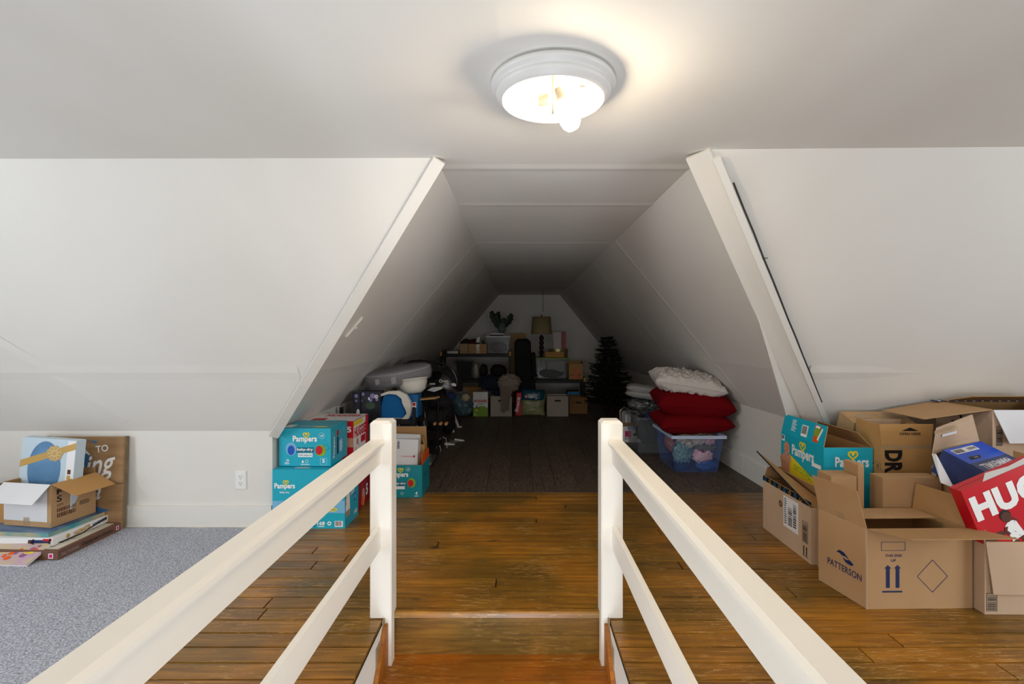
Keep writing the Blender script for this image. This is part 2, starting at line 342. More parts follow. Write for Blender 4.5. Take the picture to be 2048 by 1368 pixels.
# ------------------------------------------------------------------ railings
def railing(s, label):
    """s=-1 left, +1 right; inner faces look at the stairs"""
    xo, xi = (-.612, -.522) if s < 0 else (.437, .347)
    def bx(mb, a, b, y0, y1, z0, z1): x0, x1 = sorted((a, b)); return mb.box((x0, y0, z0), (x1, y1, z1))
    r = root('railing', (xo-s*.045, 2.11, 0), label, 'railing', 'white painted stair railings')
    bpy.context.view_layer.update()
    x0, x1 = sorted((xo, xi))
    mb = MB().bevel((x0, 2.07, .002), (x1, 2.158, .818), .012)
    xn = xo-s*.055; a, b = sorted((xn, xi)); mb.box((a, 2.071, -.197), (b, 2.12, .004))
    W2(mb.build('post', 'rail_paint'), r)
    e = -s
    def prof(pts, name):
        m = MB(); k = len(pts); y0, y1 = -1.3, 2.069
        vs = [(x, y0, z) for x, z in pts]+[(x, y1, z) for x, z in pts]
        m.add(vs, [tuple(range(k-1, -1, -1)), tuple(range(k, 2*k))]+[(i, (i+1) % k, k+(i+1) % k, k+i) for i in range(k)])
        W2(m.build(name, 'rail_paint'), r)
    X = lambda t: xo+e*t
    prof([(X(.002), .72), (X(.062), .72), (X(.062), .732), (X(.054), .741), (X(.006), .741), (X(.0), .735)], 'handrail')
    prof([(X(.024), .642), (X(.045), .642), (X(.045), .7195), (X(.024), .7195)], 'fascia_board')
    prof([(X(.026), .286), (X(.044), .286), (X(.045), .289), (X(.045), .379), (X(.026), .379)], 'lower_rail')
    x0, x1 = sorted((xo, xi)); W2(MB().bevel((x0, -1.39, .002), (x1, -1.30, .818), .012).build('post', 'rail_paint'), r)
    return r
railing(-1, 'white post and rail guard on the left of the stair opening')
railing(1, 'white post and rail guard on the right of the stair opening')
# ------------------------------------------------------------------ ceiling light
LX, LY = .108, 1.53
cl = root('ceiling_light', (LX, LY, CE), 'round white ceiling light with its glass off and bulbs showing', 'ceiling light')
prof = [(.165, 0), (.176, -.004), (.186, -.010), (.190, -.018), (.186, -.026), (.176, -.030), (.174, -.036), (.176, -.040), (.172, -.048), (.163, -.057), (.158, -.061), (.155, -.063), (.151, -.061), (.148, -.050), (.146, -.03), (.13, -.012), (.0, -.010)]
MB().lathe(prof[:12], 64).build('pan', 'lamp_body', cl, smooth=True)
MB().lathe(prof[11:], 64).build('inner_reflector', 'reflector', cl, smooth=True)
MB().tube([(-.004, -.06, -.01), (-.004, -.06, -.125)], .005, 8).build('threaded_rod', 'metal', cl)
def bulb(p, d, tilt=0):
    d = Vector(d).normalized(); q = Vector(p); rot = d.to_track_quat('Z', 'Y')
    m = MB().lathe([(.0165, 0), (.0175, .028), (.015, .034), (.013, .036)], 20, 'socket')
    m.v = [tuple(q+rot @ Vector(v)) for v in m.v]; m.build('socket', 'socket', cl, smooth=True)
    c = q+d*.036; pr = [(.013, 0), (.014, .012), (.022, .030), (.0295, .048), (.031, .062), (.027, .078), (.017, .090), (.0, .094)]
    m = MB().lathe(pr, 24); m.v = [tuple(c+rot @ Vector(v)) for v in m.v]; m.build('light_bulb', 'bulb', cl, smooth=True)
bulb((-.012, .02, -.045), (-1, .15, -.12)); bulb((.012, .02, -.045), (1, -.1, -.10)); bulb((.012, -.03, -.040), (.34, .05, -.80))

fo = MB()
for sg in (-1, 1):
    for k in range(22):
        rr = random.Random(k*7+sg); a_ = (0 if sg > 0 else math.pi)+rr.uniform(-.45, .45); d_ = rr.uniform(.088, .128); c_ = Vector((d_*math.cos(a_), d_*math.sin(a_)-.01, -.020+rr.uniform(-.004, .004)))
        p_ = [c_+Vector((rr.uniform(-.013, .013), rr.uniform(-.013, .013), rr.uniform(-.005, .005))) for _ in range(3)]; fo.add(p_, [(0, 1, 2)])
tag(fo.build('crumpled_foil', mat('foil', (44, 40, 34), .4, metal=.3), cl), kind='stuff')
# ------------------------------------------------------------------ flat print and lettering
_tx = {}
def glyphs(t, bold, shear):
    k = (t, bold, shear)
    if k not in _tx:
        c = bpy.data.curves.new('t', 'FONT'); c.body = t; c.offset = bold; c.shear = shear; c.resolution_u = 3; c.space_character = 1+bold*1.2
        o = bpy.data.objects.new('t', c); COL.objects.link(o); dg = bpy.context.evaluated_depsgraph_get(); me = o.evaluated_get(dg).to_mesh()
        v = [(p.co.x, p.co.y) for p in me.vertices]; f = [list(p.vertices) for p in me.polygons]
        o.evaluated_get(dg).to_mesh_clear(); bpy.data.objects.remove(o); bpy.data.curves.remove(c)
        x0 = min(p[0] for p in v); x1 = max(p[0] for p in v); y0 = min(p[1] for p in v); y1 = max(p[1] for p in v)
        _tx[k] = ([((x-x0)/(x1-x0), (y-y0)/(y1-y0)) for x, y in v], f)
    return _tx[k]
for nm, c in dict(ink_white=(245, 246, 246), ink_black=(24, 23, 24), ink_navy=(28, 44, 92), ink_yellow=(236, 214, 40), ink_teal=(16, 148, 172), ink_darkteal=(8, 108, 134), ink_red=(200, 16, 36), ink_blue=(20, 84, 190), ink_lblue=(120, 184, 222), ink_skin=(206, 150, 122), ink_brown=(88, 50, 36), ink_grey=(150, 148, 144), ink_cream=(222, 210, 176), ink_green=(128, 172, 40), ink_pink=(214, 26, 110), ink_gold=(196, 158, 84), ink_orange=(232, 92, 30), ink_cyan=(0, 130, 190)).items(): mat(nm, c, .5)
class Print:
    def __init__(s, O, U, V, N): s.O, s.U, s.V, s.N = map(Vector, (O, U, V, N)); s.mb = MB(); s.k = 0
    def p(s, u, v, L): return s.O+s.U*u+s.V*v+s.N*(.0006+.0004*L+(s.k % 30)*.00001)
    def poly(s, pts, m, L=0): s.k += 1; s.mb.add([s.p(u, v, L) for u, v in pts], [tuple(range(len(pts)))], m); return s
    def rect(s, u0, v0, u1, v1, m, L=0): return s.poly([(u0, v0), (u1, v0), (u1, v1), (u0, v1)], m, L)
    def ell(s, cu, cv, ru, rv, m, L=0, n=20): return s.poly([(cu+ru*math.cos(2*math.pi*i/n), cv+rv*math.sin(2*math.pi*i/n)) for i in range(n)], m, L)
    def line(s, pts, w, m, L=0, closed=False):
        if closed: pts = pts+[pts[0]]
        for (a, b), (c, d) in zip(pts[:-1], pts[1:]):
            l = math.hypot(c-a, d-b) or 1; nx, ny = -(d-b)/l*w/2, (c-a)/l*w/2; ex, ey = (c-a)/l*w*.4, (d-b)/l*w*.4
            s.poly([(a-ex-nx, b-ey-ny), (c+ex-nx, d+ey-ny), (c+ex+nx, d+ey+ny), (a-ex+nx, b-ey+ny)], m, L)
        return s
    def ring(s, cu, cv, r, w, m, L=0, n=20, sq=1): return s.line([(cu+r*math.cos(2*math.pi*i/n), cv+sq*r*math.sin(2*math.pi*i/n)) for i in range(n)], w, m, L, True)
    def text(s, t, u0, v0, u1, v1, m, L=1, bold=.0, shear=0, rot=0):
        vs, fs = glyphs(t, bold, shear); cu, cv = (u0+u1)/2, (v0+v1)/2; w, h = u1-u0, v1-v0; a = R(rot)
        o = [((x-.5)*w, (y-.5)*h) for x, y in vs]
        o = [(cu+x*math.cos(a)-y*math.sin(a), cv+x*math.sin(a)+y*math.cos(a)) for x, y in o]
        s.mb.add([s.p(u, v, L) for u, v in o], fs, m); return s
    def heart(s, cu, cv, r, m, w, L=1):
        pts = []
        for i in range(24):
            t = 2*math.pi*i/24; pts.append((cu+r*.062*16*math.sin(t)**3, cv+r*.062*(13*math.cos(t)-5*math.cos(2*t)-2*math.cos(3*t)-math.cos(4*t))))
        s.line(pts, w, m, L, True); return s.line([(cu-r*.3, cv+r*.35), (cu, cv-.05*r), (cu+.3*r, cv+.35*r)], w*.8, m, L)
    def barcode(s, u0, v0, u1, v1, m, L=1, vert=False):
        rr = random.Random(5); t = 0
        while t < .96:
            w = rr.choice((.02, .035, .055)); 
            if vert: s.rect(u0, v0+(v1-v0)*t, u1, v0+(v1-v0)*min(1, t+w), m, L)
            else: s.rect(u0+(u1-u0)*t, v0, u0+(u1-u0)*min(1, t+w), v1, m, L)
            t += w+rr.choice((.025, .04))
        return s
    def lines(s, u0, v0, u1, v1, n, m, L=1):
        rr = random.Random(n)
        for i in range(n):
            v = v1-(v1-v0)*(i+.5)/n; s.rect(u0, v-(v1-v0)/n*.22, u0+(u1-u0)*rr.uniform(.6, 1), v+(v1-v0)/n*.22, m, L)
        return s
    def arrow(s, cu, v0, v1, w, m, L=1):
        s.rect(cu-w*.27, v0, cu+w*.27, v1-w*.45, m, L); return s.poly([(cu-w*.5, v1-w*.5), (cu+w*.5, v1-w*.5), (cu, v1)], m, L)
    def baby(s, cu, cv, h, skin, cloth, hair=None, lean=0, L=1):
        a = R(lean); f = lambda x, y: (cu+h*(x*math.cos(a)-y*math.sin(a)), cv+h*(x*math.sin(a)+y*math.cos(a)))
        P_ = lambda pts, m, l: s.poly([f(*q) for q in pts], m, l)
        el = lambda x, y, rx, ry, m, l: P_([(x+rx*math.cos(2*math.pi*i/16), y+ry*math.sin(2*math.pi*i/16)) for i in range(16)], m, l)
        el(-.12, -.40, .085, .16, skin, L); el(.12, -.42, .085, .15, skin, L)
        P_([(-.17, .10), (-.18, -.1), (-.2, -.36), (.2, -.36), (.18, -.1), (.17, .10), (.07, .15), (-.07, .15)], cloth, L+1)
        P_([(-.17, .09), (-.26, -.02), (-.20, -.16), (-.13, -.14), (-.17, -.02), (-.10, .06)], skin, L+2)
        P_([(.15, .10), (.25, .0), (.16, .20), (.09, .24), (.14, .12), (.10, .04)], skin, L+2)
        if hair: el(0, .345, .155, .165, hair, L+2)
        el(0, .30, .135, .15, skin, L+3); el(-.05, .31, .014, .012, 'ink_black', L+4); el(.05, .31, .014, .012, 'ink_black', L+4); el(0, .24, .03, .010, 'ink_brown', L+4)
        return s
    def build(s, name, par): return s.mb.build(name, None, par)

def kraft(n, c, inner=False): return mat(n, c, .82, var=.05, scale=5, stretch=(1, 1, .25), bump=.05, bscale=35, spec=.2)
kraft('kraft', (184, 148, 108)); kraft('kraft_light', (200, 172, 144)); kraft('kraft_dark', (140, 106, 70)); kraft('kraft_in', (172, 134, 90))
kraft('kraft_ochre', (186, 142, 88)); mat('card_white', (222, 222, 224), .6, var=.02, scale=6)
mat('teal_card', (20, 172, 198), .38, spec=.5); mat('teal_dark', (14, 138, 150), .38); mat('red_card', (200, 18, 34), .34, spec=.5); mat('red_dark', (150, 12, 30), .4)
mat('tape', (196, 170, 130), .18, alpha=.55, spec=.7); mat('tape_black', (26, 28, 32), .3)
mat('label_paper', (236, 236, 238), .5)

class Carton:
    """corrugated box; at = front left bottom corner, w along x, l along y, h up"""
    def __init__(s, name, label, at, w, l, h, rz=0, rx=0, ry=0, m='kraft', inn='kraft_in', open=True, cat='box', group=None, skew=0, flare=0):
        a = R(rz); c = Vector((at[0]+math.cos(a)*w/2-math.sin(a)*l/2, at[1]+math.sin(a)*w/2+math.cos(a)*l/2, at[2]))
        s.r = root(name, c, label, cat, group, rz, rx, ry); s.w, s.l, s.h, s.m, s.inn = w, l, h, m, inn
        X, Y = w/2, l/2; t = .0045; k = skew
        s.c = {0: (-X, -Y), 1: (X, -Y), 2: (X+k, Y), 3: (-X+k, Y)}
        cs = [s.c[i] for i in range(4)]; ins = [(-X+t, -Y+t), (X-t, -Y+t), (X+k-t, Y-t), (-X+k+t, Y-t)]
        mb = MB(); g = 1+flare
        o0 = [(x, y, .001) for x, y in cs]; o1 = [(x*g, y*g, h) for x, y in cs]
        if open:
            i0 = [(x, y, .006) for x, y in ins]; i1 = [(x*g, y*g, h) for x, y in ins]
            v = o0+o1+i0+i1
            mb.add(v, [(3, 2, 1, 0)]+[(i, (i+1) % 4, 4+(i+1) % 4, 4+i) for i in range(4)], m)
            mb.add(v, [(8, 9, 10, 11)]+[(8+(i+1) % 4, 8+i, 12+i, 12+(i+1) % 4) for i in range(4)]+[(4+i, 4+(i+1) % 4, 12+(i+1) % 4, 12+i) for i in range(4)], inn)
        else: mb.hexa(o0+o1, m)
        s.body = mb.build('body', None, s.r)
        if not open:
            e = .0012
            for sg in (-1, 1):
                y0, y1 = (-Y, -e) if sg < 0 else (e, Y)
                MB().box((-X, y0, h), (X, y1, h+.003)).build('flap', m, s.r)
            s.top = h+.003
    def tape(s, m='tape', drop=.06):
        X = s.w/2; mb = MB().box((-X-.0008, -.024, s.top), (X+.0008, .024, s.top+.0006)); mb.box((-X-.0012, -.024, s.top-drop), (-X-.0004, .024, s.top)); mb.box((X+.0004, -.024, s.top-drop), (X+.0012, .024, s.top))
        mb.build('tape', m, s.r); return s
    def frame(s, side):
        h = s.h; c = s.c; up = Vector((0, 0, 1))
        a, b = {'f': (0, 1), 'r': (1, 2), 'b': (2, 3), 'l': (3, 0)}[side]
        A = Vector((*c[a], 0)); B = Vector((*c[b], 0)); U = (B-A).normalized(); return A, U, up, U.cross(up), (B-A).length
    def face(s, side):
        if side == 't': return Print((-s.w/2, -s.l/2, s.top+.0007), (1, 0, 0), (0, 1, 0), (0, 0, 1))
        A, U, V, N, L = s.frame(side); return Print(A, U, V, N)
    def flap(s, side, ln, ang, inset=.004, m=None, inn=None, skew=0, ret=False):
        A, U, up, N, L = s.frame(side); A = A+up*s.h; a = R(ang); d = N*(-math.cos(a))+up*math.sin(a); out = up*math.cos(a)+N*math.sin(a)
        t = .004; B = A+U*L
        q = [A+U*.002, B-U*.002, B-U*(inset+.002)+d*ln+U*skew, A+U*(inset+.002)+d*ln+U*skew]
        v = [p-out*t for p in q]+[p for p in q]
        mb = MB(); mb.add(v, [(4, 5, 6, 7)], m or s.m); mb.add(v, [(3, 2, 1, 0), (0, 1, 5, 4), (1, 2, 6, 5), (2, 3, 7, 6), (3, 0, 4, 7)], inn or s.inn)
        o = mb.build('flap', None, s.r)
        s.fo = Print(A, U, d, out); s.fi = Print(B-out*t, -U, d, -out); return s
def icons(P, u, v, s_, n=4, m='ink_black'):
    P.line([(u, v), (u+s_*n*1.15, v), (u+s_*n*1.15, v+s_), (u, v+s_)], s_*.04, m, 1, True)
    for i in range(n):
        c = u+s_*(i*1.15+.5)
        if i == 0: P.arrow(c-s_*.15, v+s_*.15, v+s_*.85, s_*.28, m); P.arrow(c+s_*.15, v+s_*.15, v+s_*.85, s_*.28, m)
        elif i == 2: P.poly([(c+s_*.35*math.cos(math.pi*k/8), v+s_*.5+s_*.3*math.sin(math.pi*k/8)) for k in range(9)], m, 1); P.rect(c-.03*s_, v+.15*s_, c+.03*s_, v+.5*s_, m)
        else: P.ring(c, v+s_*.5, s_*.25, s_*.09, m, 1, 6 if i == 1 else 4)
# ------------------------------------------------------------------ soft shapes
def cloth_ball(c, r, amp=.25, fr=6, seed=0, sub=4, flat=None, fold=(1, 1, 1)):
    """crumpled heap: an icosphere pushed about by folded noise"""
    import bmesh
    bm = bmesh.new(); bmesh.ops.create_icosphere(bm, subdivisions=sub, radius=1)
    mb = MB(); c = Vector(c); off = Vector((seed*3.1, seed*1.7, seed*2.3)); vs = []
    for v in bm.verts:
        p = v.co.copy(); q = Vector((p.x*fold[0], p.y*fold[1], p.z*fold[2]))
        d = 1-abs(noise.noise(q*fr*.35+off))*2*amp+noise.noise(q*fr+off)*amp*.55
        p = Vector((p.x*r[0], p.y*r[1], p.z*r[2]))*d
        if flat is not None and p.z < -flat*r[2]: p.z = -flat*r[2]
        vs.append(c+p)
    mb.add(vs, [[v.index for v in f.verts] for f in bm.faces]); bm.free(); return mb
def pillow(w, l, t, n=28, wr=.004, seed=0, sag=0, corner=.10, fr=9):
    mb = MB()
    def fn(sg):
        def g(u, v):
            a, b = u*2-1, v*2-1
            pa = a*(1-corner*(1-a*a)*0)*(1-corner*(1-b*b)*abs(a)**3); pb = b*(1-corner*(1-a*a)*abs(b)**3)
            e = (max(0, 1-abs(a)**3))**.42*(max(0, 1-abs(b)**3))**.42
            z = sg*(t/2*e+.0008) + sg*(noise.noise(Vector((pa*fr*.5, pb*fr*.5, seed+sg)))*wr*1.5+abs(noise.noise(Vector((pa*fr*1.6+pb*fr*.8, pb*fr*.5, seed+5+sg))))*wr*1.6)*e-sag*(a*a)
            return (pa*w/2, pb*l/2, z)
        return g
    mb.grid(fn(1), n, n); k = len(mb.v); mb.grid(fn(-1), n, n)
    for f in mb.f[n*n:]: f.reverse()
    return mb
def put(mb, loc, rz=0, rx=0, ry=0):
    from mathutils import Euler
    M = Matrix.Translation(loc) @ Euler((R(rx), R(ry), R(rz))).to_matrix().to_4x4(); mb.v = [tuple(M @ Vector(v)) for v in mb.v]; return mb
def single(mb, name, m, label, cat, base=None, group=None, smooth=True, kind=None):
    """a thing that is one mesh, its origin moved to its base"""
    xs = [v[0] for v in mb.v]; ys = [v[1] for v in mb.v]; zs = [v[2] for v in mb.v]
    c = Vector(((min(xs)+max(xs))/2, (min(ys)+max(ys))/2, min(zs))); mb.v = [tuple(Vector(v)-c) for v in mb.v]
    o = mb.build(name, m, None, c, smooth); return tag(o, label, cat, group, kind)
# ================================================================== right-hand pile of cartons
def small_print(P, u, v, w, h, n=5, m='ink_black'): P.lines(u, v, u+w, v+h, n, m)
# big kraft carton nearest the railing
b = Carton('cardboard_box', 'open kraft box printed with a navy wave logo, two navy arrows and a diamond', (1.495, 2.139, 0), .458, .262, .342, rz=1, skew=-.045)
b.flap('l', .170, 105, .006); b.fo.rect(.11, 0, .15, .03, 'tape', 0); b.fo.build('tape_scrap', b.r)
b.flap('r', .12, 98, .004); b.flap('b', .165, 5, .02); b.flap('f', .175, 172, .015, skew=.04)
P = b.face('f'); n = 'ink_navy'
P.line([(.062, .252), (.165, .252), (.165, .288), (.062, .288)], .002, n, 1, True)
P.text('THIS END', .078, .224, .152, .236, n, 1, .01); P.text('UP', .103, .203, .125, .215, n, 1, .01)
P.arrow(.090, .092, .190, .030, n); P.arrow(.132, .092, .190, .030, n); P.rect(.066, .072, .153, .079, n)
P.line([(.218, .140), (.284, .210), (.350, .140), (.284, .072)], .0022, n, 1, True); P.build('front_print', b.r)
P = b.face('l')
P.text('PATTERSON', .055, .105, .240, .135, n, 1, .012, rot=0)
P.poly([(.105, .180), (.122, .196), (.148, .194), (.165, .182), (.178, .172), (.155, .178), (.135, .176), (.122, .182)], n, 1)
P.poly([(.140, .170), (.160, .166), (.180, .172), (.200, .160), (.186, .150), (.160, .152), (.148, .160)], n, 1); P.build('side_print', b.r)
MB().box((-.2315, -.133, .0), (-.229, -.1255, .342)).build('worn_corner', 'kraft_light', b.r)
# carton at the right frame edge
b = Carton('cardboard_box', 'pale kraft box at the right photo edge with a long flap over its front', (1.962, 2.10, 0), .46, .155, .306, rz=-1, m='kraft_light', inn='kraft')
b.flap('f', .215, 267, .012, skew=.01, inn='kraft_light'); b.flap('r', .12, 120); b.flap('l', .05, 82)
P = b.face('f'); P.line([(.008, .016), (.050, .016), (.050, .090), (.008, .090)], .002, 'ink_black', 1, True); P.barcode(.012, .020, .046, .086, 'ink_black', 1, True); P.build('barcode', b.r)
# narrow taped shipping carton
b = Carton('shipping_box', 'low kraft shipping box edged with black tape, a white address label on its side', (1.50, 2.555, 0), .115, .50, .292, m='kraft_light', inn='kraft_in')
b.flap('l', .030, 88, .002); b.fo.rect(0, 0, .5, .028, 'tape_black', 0)
for i in range(9): b.fo.ring(.03+i*.054, .012, .010, .004, 'ink_cyan' if i % 2 == 0 else 'ink_gold', 1, 10)
b.fo.build('printed_tape', b.r)
b.flap('r', .11, 58, .004, skew=0)
b.flap('b', .10, 65)
P = b.face('l'); P.rect(.235, .105, .385, .275, 'label_paper', 0)
P.barcode(.335, .130, .365, .26, 'ink_black', 1, True); P.barcode(.285, .125, .325, .23, 'ink_black', 1, True); P.lines(.245, .12, .272, .265, 12, 'ink_black', 1)
P.ring(.205, .215, .016, .005, 'ink_brown', 1, 16); P.ring(.205, .215, .009, .004, 'ink_brown', 1, 8)
P.line([(.425, .095), (.470, .095), (.470, .200), (.425, .200)], .003, 'ink_black', 1, True); P.barcode(.430, .1, .465, .195, 'ink_black', 1, True)
P.arrow(.437, .03, .075, .016, 'ink_black'); P.arrow(.462, .03, .075, .016, 'ink_black'); P.rect(.425, .022, .475, .026, 'ink_black'); P.build('side_print', b.r)
mb = MB().plate([(1.605, 2.56, .285), (1.610, 3.04, .30), (1.468, 3.06, .462), (1.490, 2.56, .300)], .004, 'kraft_in'); o = mb.build('loose_flap', None); W2(o, b.r)
mb = MB().tube([(1.466, 3.062, .464), (1.489, 2.56, .303)], .004, 4, 'tape_black'); W2(mb.build('printed_tape', None), b.r)
# wipes carton with yellow band
b = Carton('wipes_box', 'tall turquoise box with a yellow sensitive band and a sleeping baby picture, top flap raised', (1.632, 2.665, 0), .262, .43, .575, m='teal_card', ry=0)
b.flap('l', .115, 78, .002); Q = b.fo
Q.lines(.10, .03, .155, .10, 9, 'ink_white'); Q.rect(.205, .02, .265, .085, 'ink_white', 1); Q.barcode(.21, .035, .26, .08, 'ink_black', 2)
Q.rect(.325, .012, .375, .105, 'ink_orange', 1); Q.rect(.330, .045, .370, .09, 'ink_green', 2); Q.rect(.332, .09, .368, .102, 'ink_white', 2); Q.poly([(.36, .03), (.372, .022), (.400, .09), (.388, .096)], 'ink_white', 3); Q.build('flap_print', b.r)
b.flap('b', .08, 92, .03, m='kraft', inn='kraft_in'); b.flap('r', .10, 50, .02, inn='kraft_in')
P = b.face('l'); P.poly([(0, .10), (.43, .10), (.43, .27), (0, .41)], 'ink_cream', 0)
P.poly([(.09, .465), (.09, .36), (.43, .235), (.43, .345), (.25, .41)], 'ink_yellow', 1)
P.text('Pampers', .125, .450, .345, .530, 'ink_white', 3, .03); P.heart(.235, .537, .028, 'ink_yellow', .010, 4)
P.text('sensitive', .15, .375, .31, .425, 'ink_green', 3, .0, rot=-6); P.rect(.325, .450, .410, .472, 'ink_white', 2)
P.baby(.06, .42, .25, 'ink_skin', 'ink_skin', lean=-8, L=4)
P.line([(.14, .33), (.27, .33), (.27, .345), (.14, .345)], .001, 'ink_teal', 2, True); P.text('DO NOT FLUSH', .125, .285, .255, .305, 'ink_darkteal', 2, .02, rot=-4); P.text('FOR BABY BOTTOMS', .13, .262, .245, .278, 'ink_darkteal', 2, .0, rot=-4)
P.ring(.295, .262, .024, .004, 'ink_darkteal', 2); P.arrow(.295, .245, .28, .018, 'ink_darkteal', 2); P.text('1008', .345, .245, .395, .268, 'ink_darkteal', 2, .03)
P.rect(.01, .53, .045, .565, 'ink_white', 2); P.barcode(.015, .54, .04, .562, 'ink_black', 3); P.build('side_print', b.r)
P = b.face('f'); P.text('Pampers', .06, .455, .24, .525, 'ink_white', 3, .03); P.heart(.155, .535, .024, 'ink_yellow', .009, 4); P.build('front_print', b.r)
# folded inserts in front of it
b = Carton('cardboard_box', 'small plain kraft box with rounded torn lid in front of the tall turquoise box', (1.525, 2.432, 0), .125, .11, .485, open=False)
b2 = MB().bevel((1.655, 2.43, .001), (1.685, 2.54, .545), .004); single(b2, 'cardboard_strip', 'kraft', 'upright folded kraft cardboard strip left of the box with transport symbols', 'cardboard', smooth=False)
# tall ochre box with OPEN HERE flap
b = Carton('cardboard_box', 'tall ochre kraft box standing open with OPEN HERE on its raised front flap', (1.90, 2.61, 0), .262, .205, .582, m='kraft_ochre')
b.flap('l', .125, 88, .002); b.flap('f', .128, 89, -.012); Q = b.fo
Q.poly([(.105, .092), (.195, .092), (.150, .110)], 'ink_black', 1); Q.text('OPEN HERE', .095, .070, .205, .084, 'ink_black', 1, .02); Q.rect(0, 0, .262, .020, 'tape', 0); Q.build('flap_print', b.r)
b.flap('b', .12, 90, .004, inn='kraft_light'); b.flap('r', .11, 100, .01)
P = b.face('f'); P.text('DR', .002, .468, .122, .560, 'ink_black', 1, .05, rot=-90); P.build('front_print', b.r)
P = b.face('l'); icons(P, .045, .47, .034); P.rect(.012, .455, .040, .466, 'label_paper', 1); P.rect(.05, .26, .175, .335, 'label_paper', 1); P.barcode(.12, .268, .17, .29, 'ink_black', 2); P.lines(.06, .29, .15, .33, 3, 'ink_grey', 2); P.build('side_print', b.r)
# plain box in front of it
b = Carton('cardboard_box', 'plain kraft box with a blank front right below the large letters DR', (1.772, 2.425, 0), .285, .09, .478, open=False)
P = b.face('f'); P.rect(.02, .315, .075, .335, 'label_paper', 1); P.text('2084', .025, .319, .07, .331, 'ink_black', 2, .01); P.build('label', b.r)
# taped closed carton under the slope
b = Carton('cardboard_box', 'closed kraft box with clear tape on top, jammed under the slope behind ochre box', (1.905, 2.86, .60), .345, .135, .105, rx=20, open=False); P = b.face('t'); P.rect(.05, .05, .13, .1, 'tape', 1); P.rect(.18, .04, .32, .11, 'tape', 1); P.build('tape', b.r)
Carton('cardboard_box', 'kraft box mostly hidden behind the ochre box, holding up the taped box', (1.91, 2.83, 0), .33, .2, .575, open=False)
# kraft box with dark smile arrow
b = Carton('shipping_box', 'kraft shipping box with a black arrow mark, its wide flap spread out to the left', (2.47, 2.60, 0), .50, .35, .785, m='kraft_light', inn='kraft_in')
b.flap('l', .34, 189, .02, m='kraft', inn='kraft'); b.flap('f', .17, 258, .03, skew=.02, m='card_white', inn='card_white'); b.flap('b', .25, 14, .0, inn='kraft_in')
P = b.face('l'); P.line([(.12+.05*math.cos(t/10), .70+.055*math.sin(t/10)) for t in range(-14, 17, 3)], .012, 'ink_black', 1); P.poly([(.10, .69), (.15, .70), (.13, .665)], 'ink_black', 1); P.build('side_print', b.r)
P = b.face('f'); P.line([(.02, .60), (.05, .60), (.05, .70), (.02, .70)], .002, 'ink_black', 1, True); P.barcode(.022, .602, .048, .698, 'ink_black', 1, True); P.build('barcode', b.r)
mb = MB()
for i in range(12): mb.box((2.42+i*.05, 2.895, .7905), (2.466+i*.05, 2.93, .796), 'tape_black' if i % 2 else 'ink_navy'); mb.box((2.436+i*.05, 2.893, .7925), (2.448+i*.05, 2.9305, .7965), 'ink_cream')
W2(mb.build('printed_tape', None), b.r)
# open box holding the blue paper carton
mat('blue_card', (12, 84, 214), .35, spec=.5); mat('navy_card', (34, 50, 104), .4)
b = Carton('cardboard_box', 'open kraft box holding a blue and navy paper box, ribbed flap standing up behind', (2.165, 2.275, 0), .44, .205, .49, rz=29, m='kraft', inn='kraft_in')
Q = [W(1865, 908, 2.42), W(1958, 882, 2.60), W(1944, 829, 2.60), W(1873, 856, 2.42)]
W2(MB().plate(Q, .004, 'kraft_light').build('flap', None), b.r)
U = (Q[1]-Q[0]); L_ = U.length; U.normalize(); V = (Q[3]-Q[0]); V = (V-U*V.dot(U)).normalized(); P = Print(Q[0], U, V, U.cross(V)*1.0+U.cross(V)*0); P.O = P.O+U.cross(V)*.003
P.rect(.07, .075, .20, .088, 'label_paper', 1); P.rect(.0, .098, .21, .115, 'tape', 0); W2(P.build('tape', None), b.r)
W2(MB().plate([W(1960, 884, 2.66), W(2075, 914, 2.56), W(2075, 960, 2.56), W(1960, 935, 2.66)], .004, 'kraft_in').build('flap', None), b.r)
W2(MB().plate([W(1864, 908, 2.36), W(1872, 908, 2.34), W(1908, 976, 2.20), W(1882, 966, 2.22)], .004, 'card_white').build('flap', None), b.r)
b = Carton('paper_box', 'bright blue paper box with navy end and upside-down white lettering, lying in a kraft box', (2.125, 2.245, .462), .42, .235, .12, rz=29, m='navy_card', open=False, rx=24)
P = b.face('t'); P.rect(-.0, .125, .42, .235, 'blue_card', 0); P.rect(0, 0, .42, .125, 'navy_card', 0); P.text('HAMMERMILL', .05, .072, .36, .108, 'ink_white', 1, .02, rot=180); P.rect(.04, .190, .29, .222, 'label_paper', 1); P.barcode(.05, .195, .15, .217, 'ink_black', 2); P.text('86000', .19, .197, .28, .215, 'ink_black', 2, .01, rot=180)
P.poly([(.06, .142), (.17, .142), (.20, .158), (.08, .162)], 'ink_black', 1); P.rect(.12, .148, .16, .155, 'ink_grey', 2); P.build('top_print', b.r)
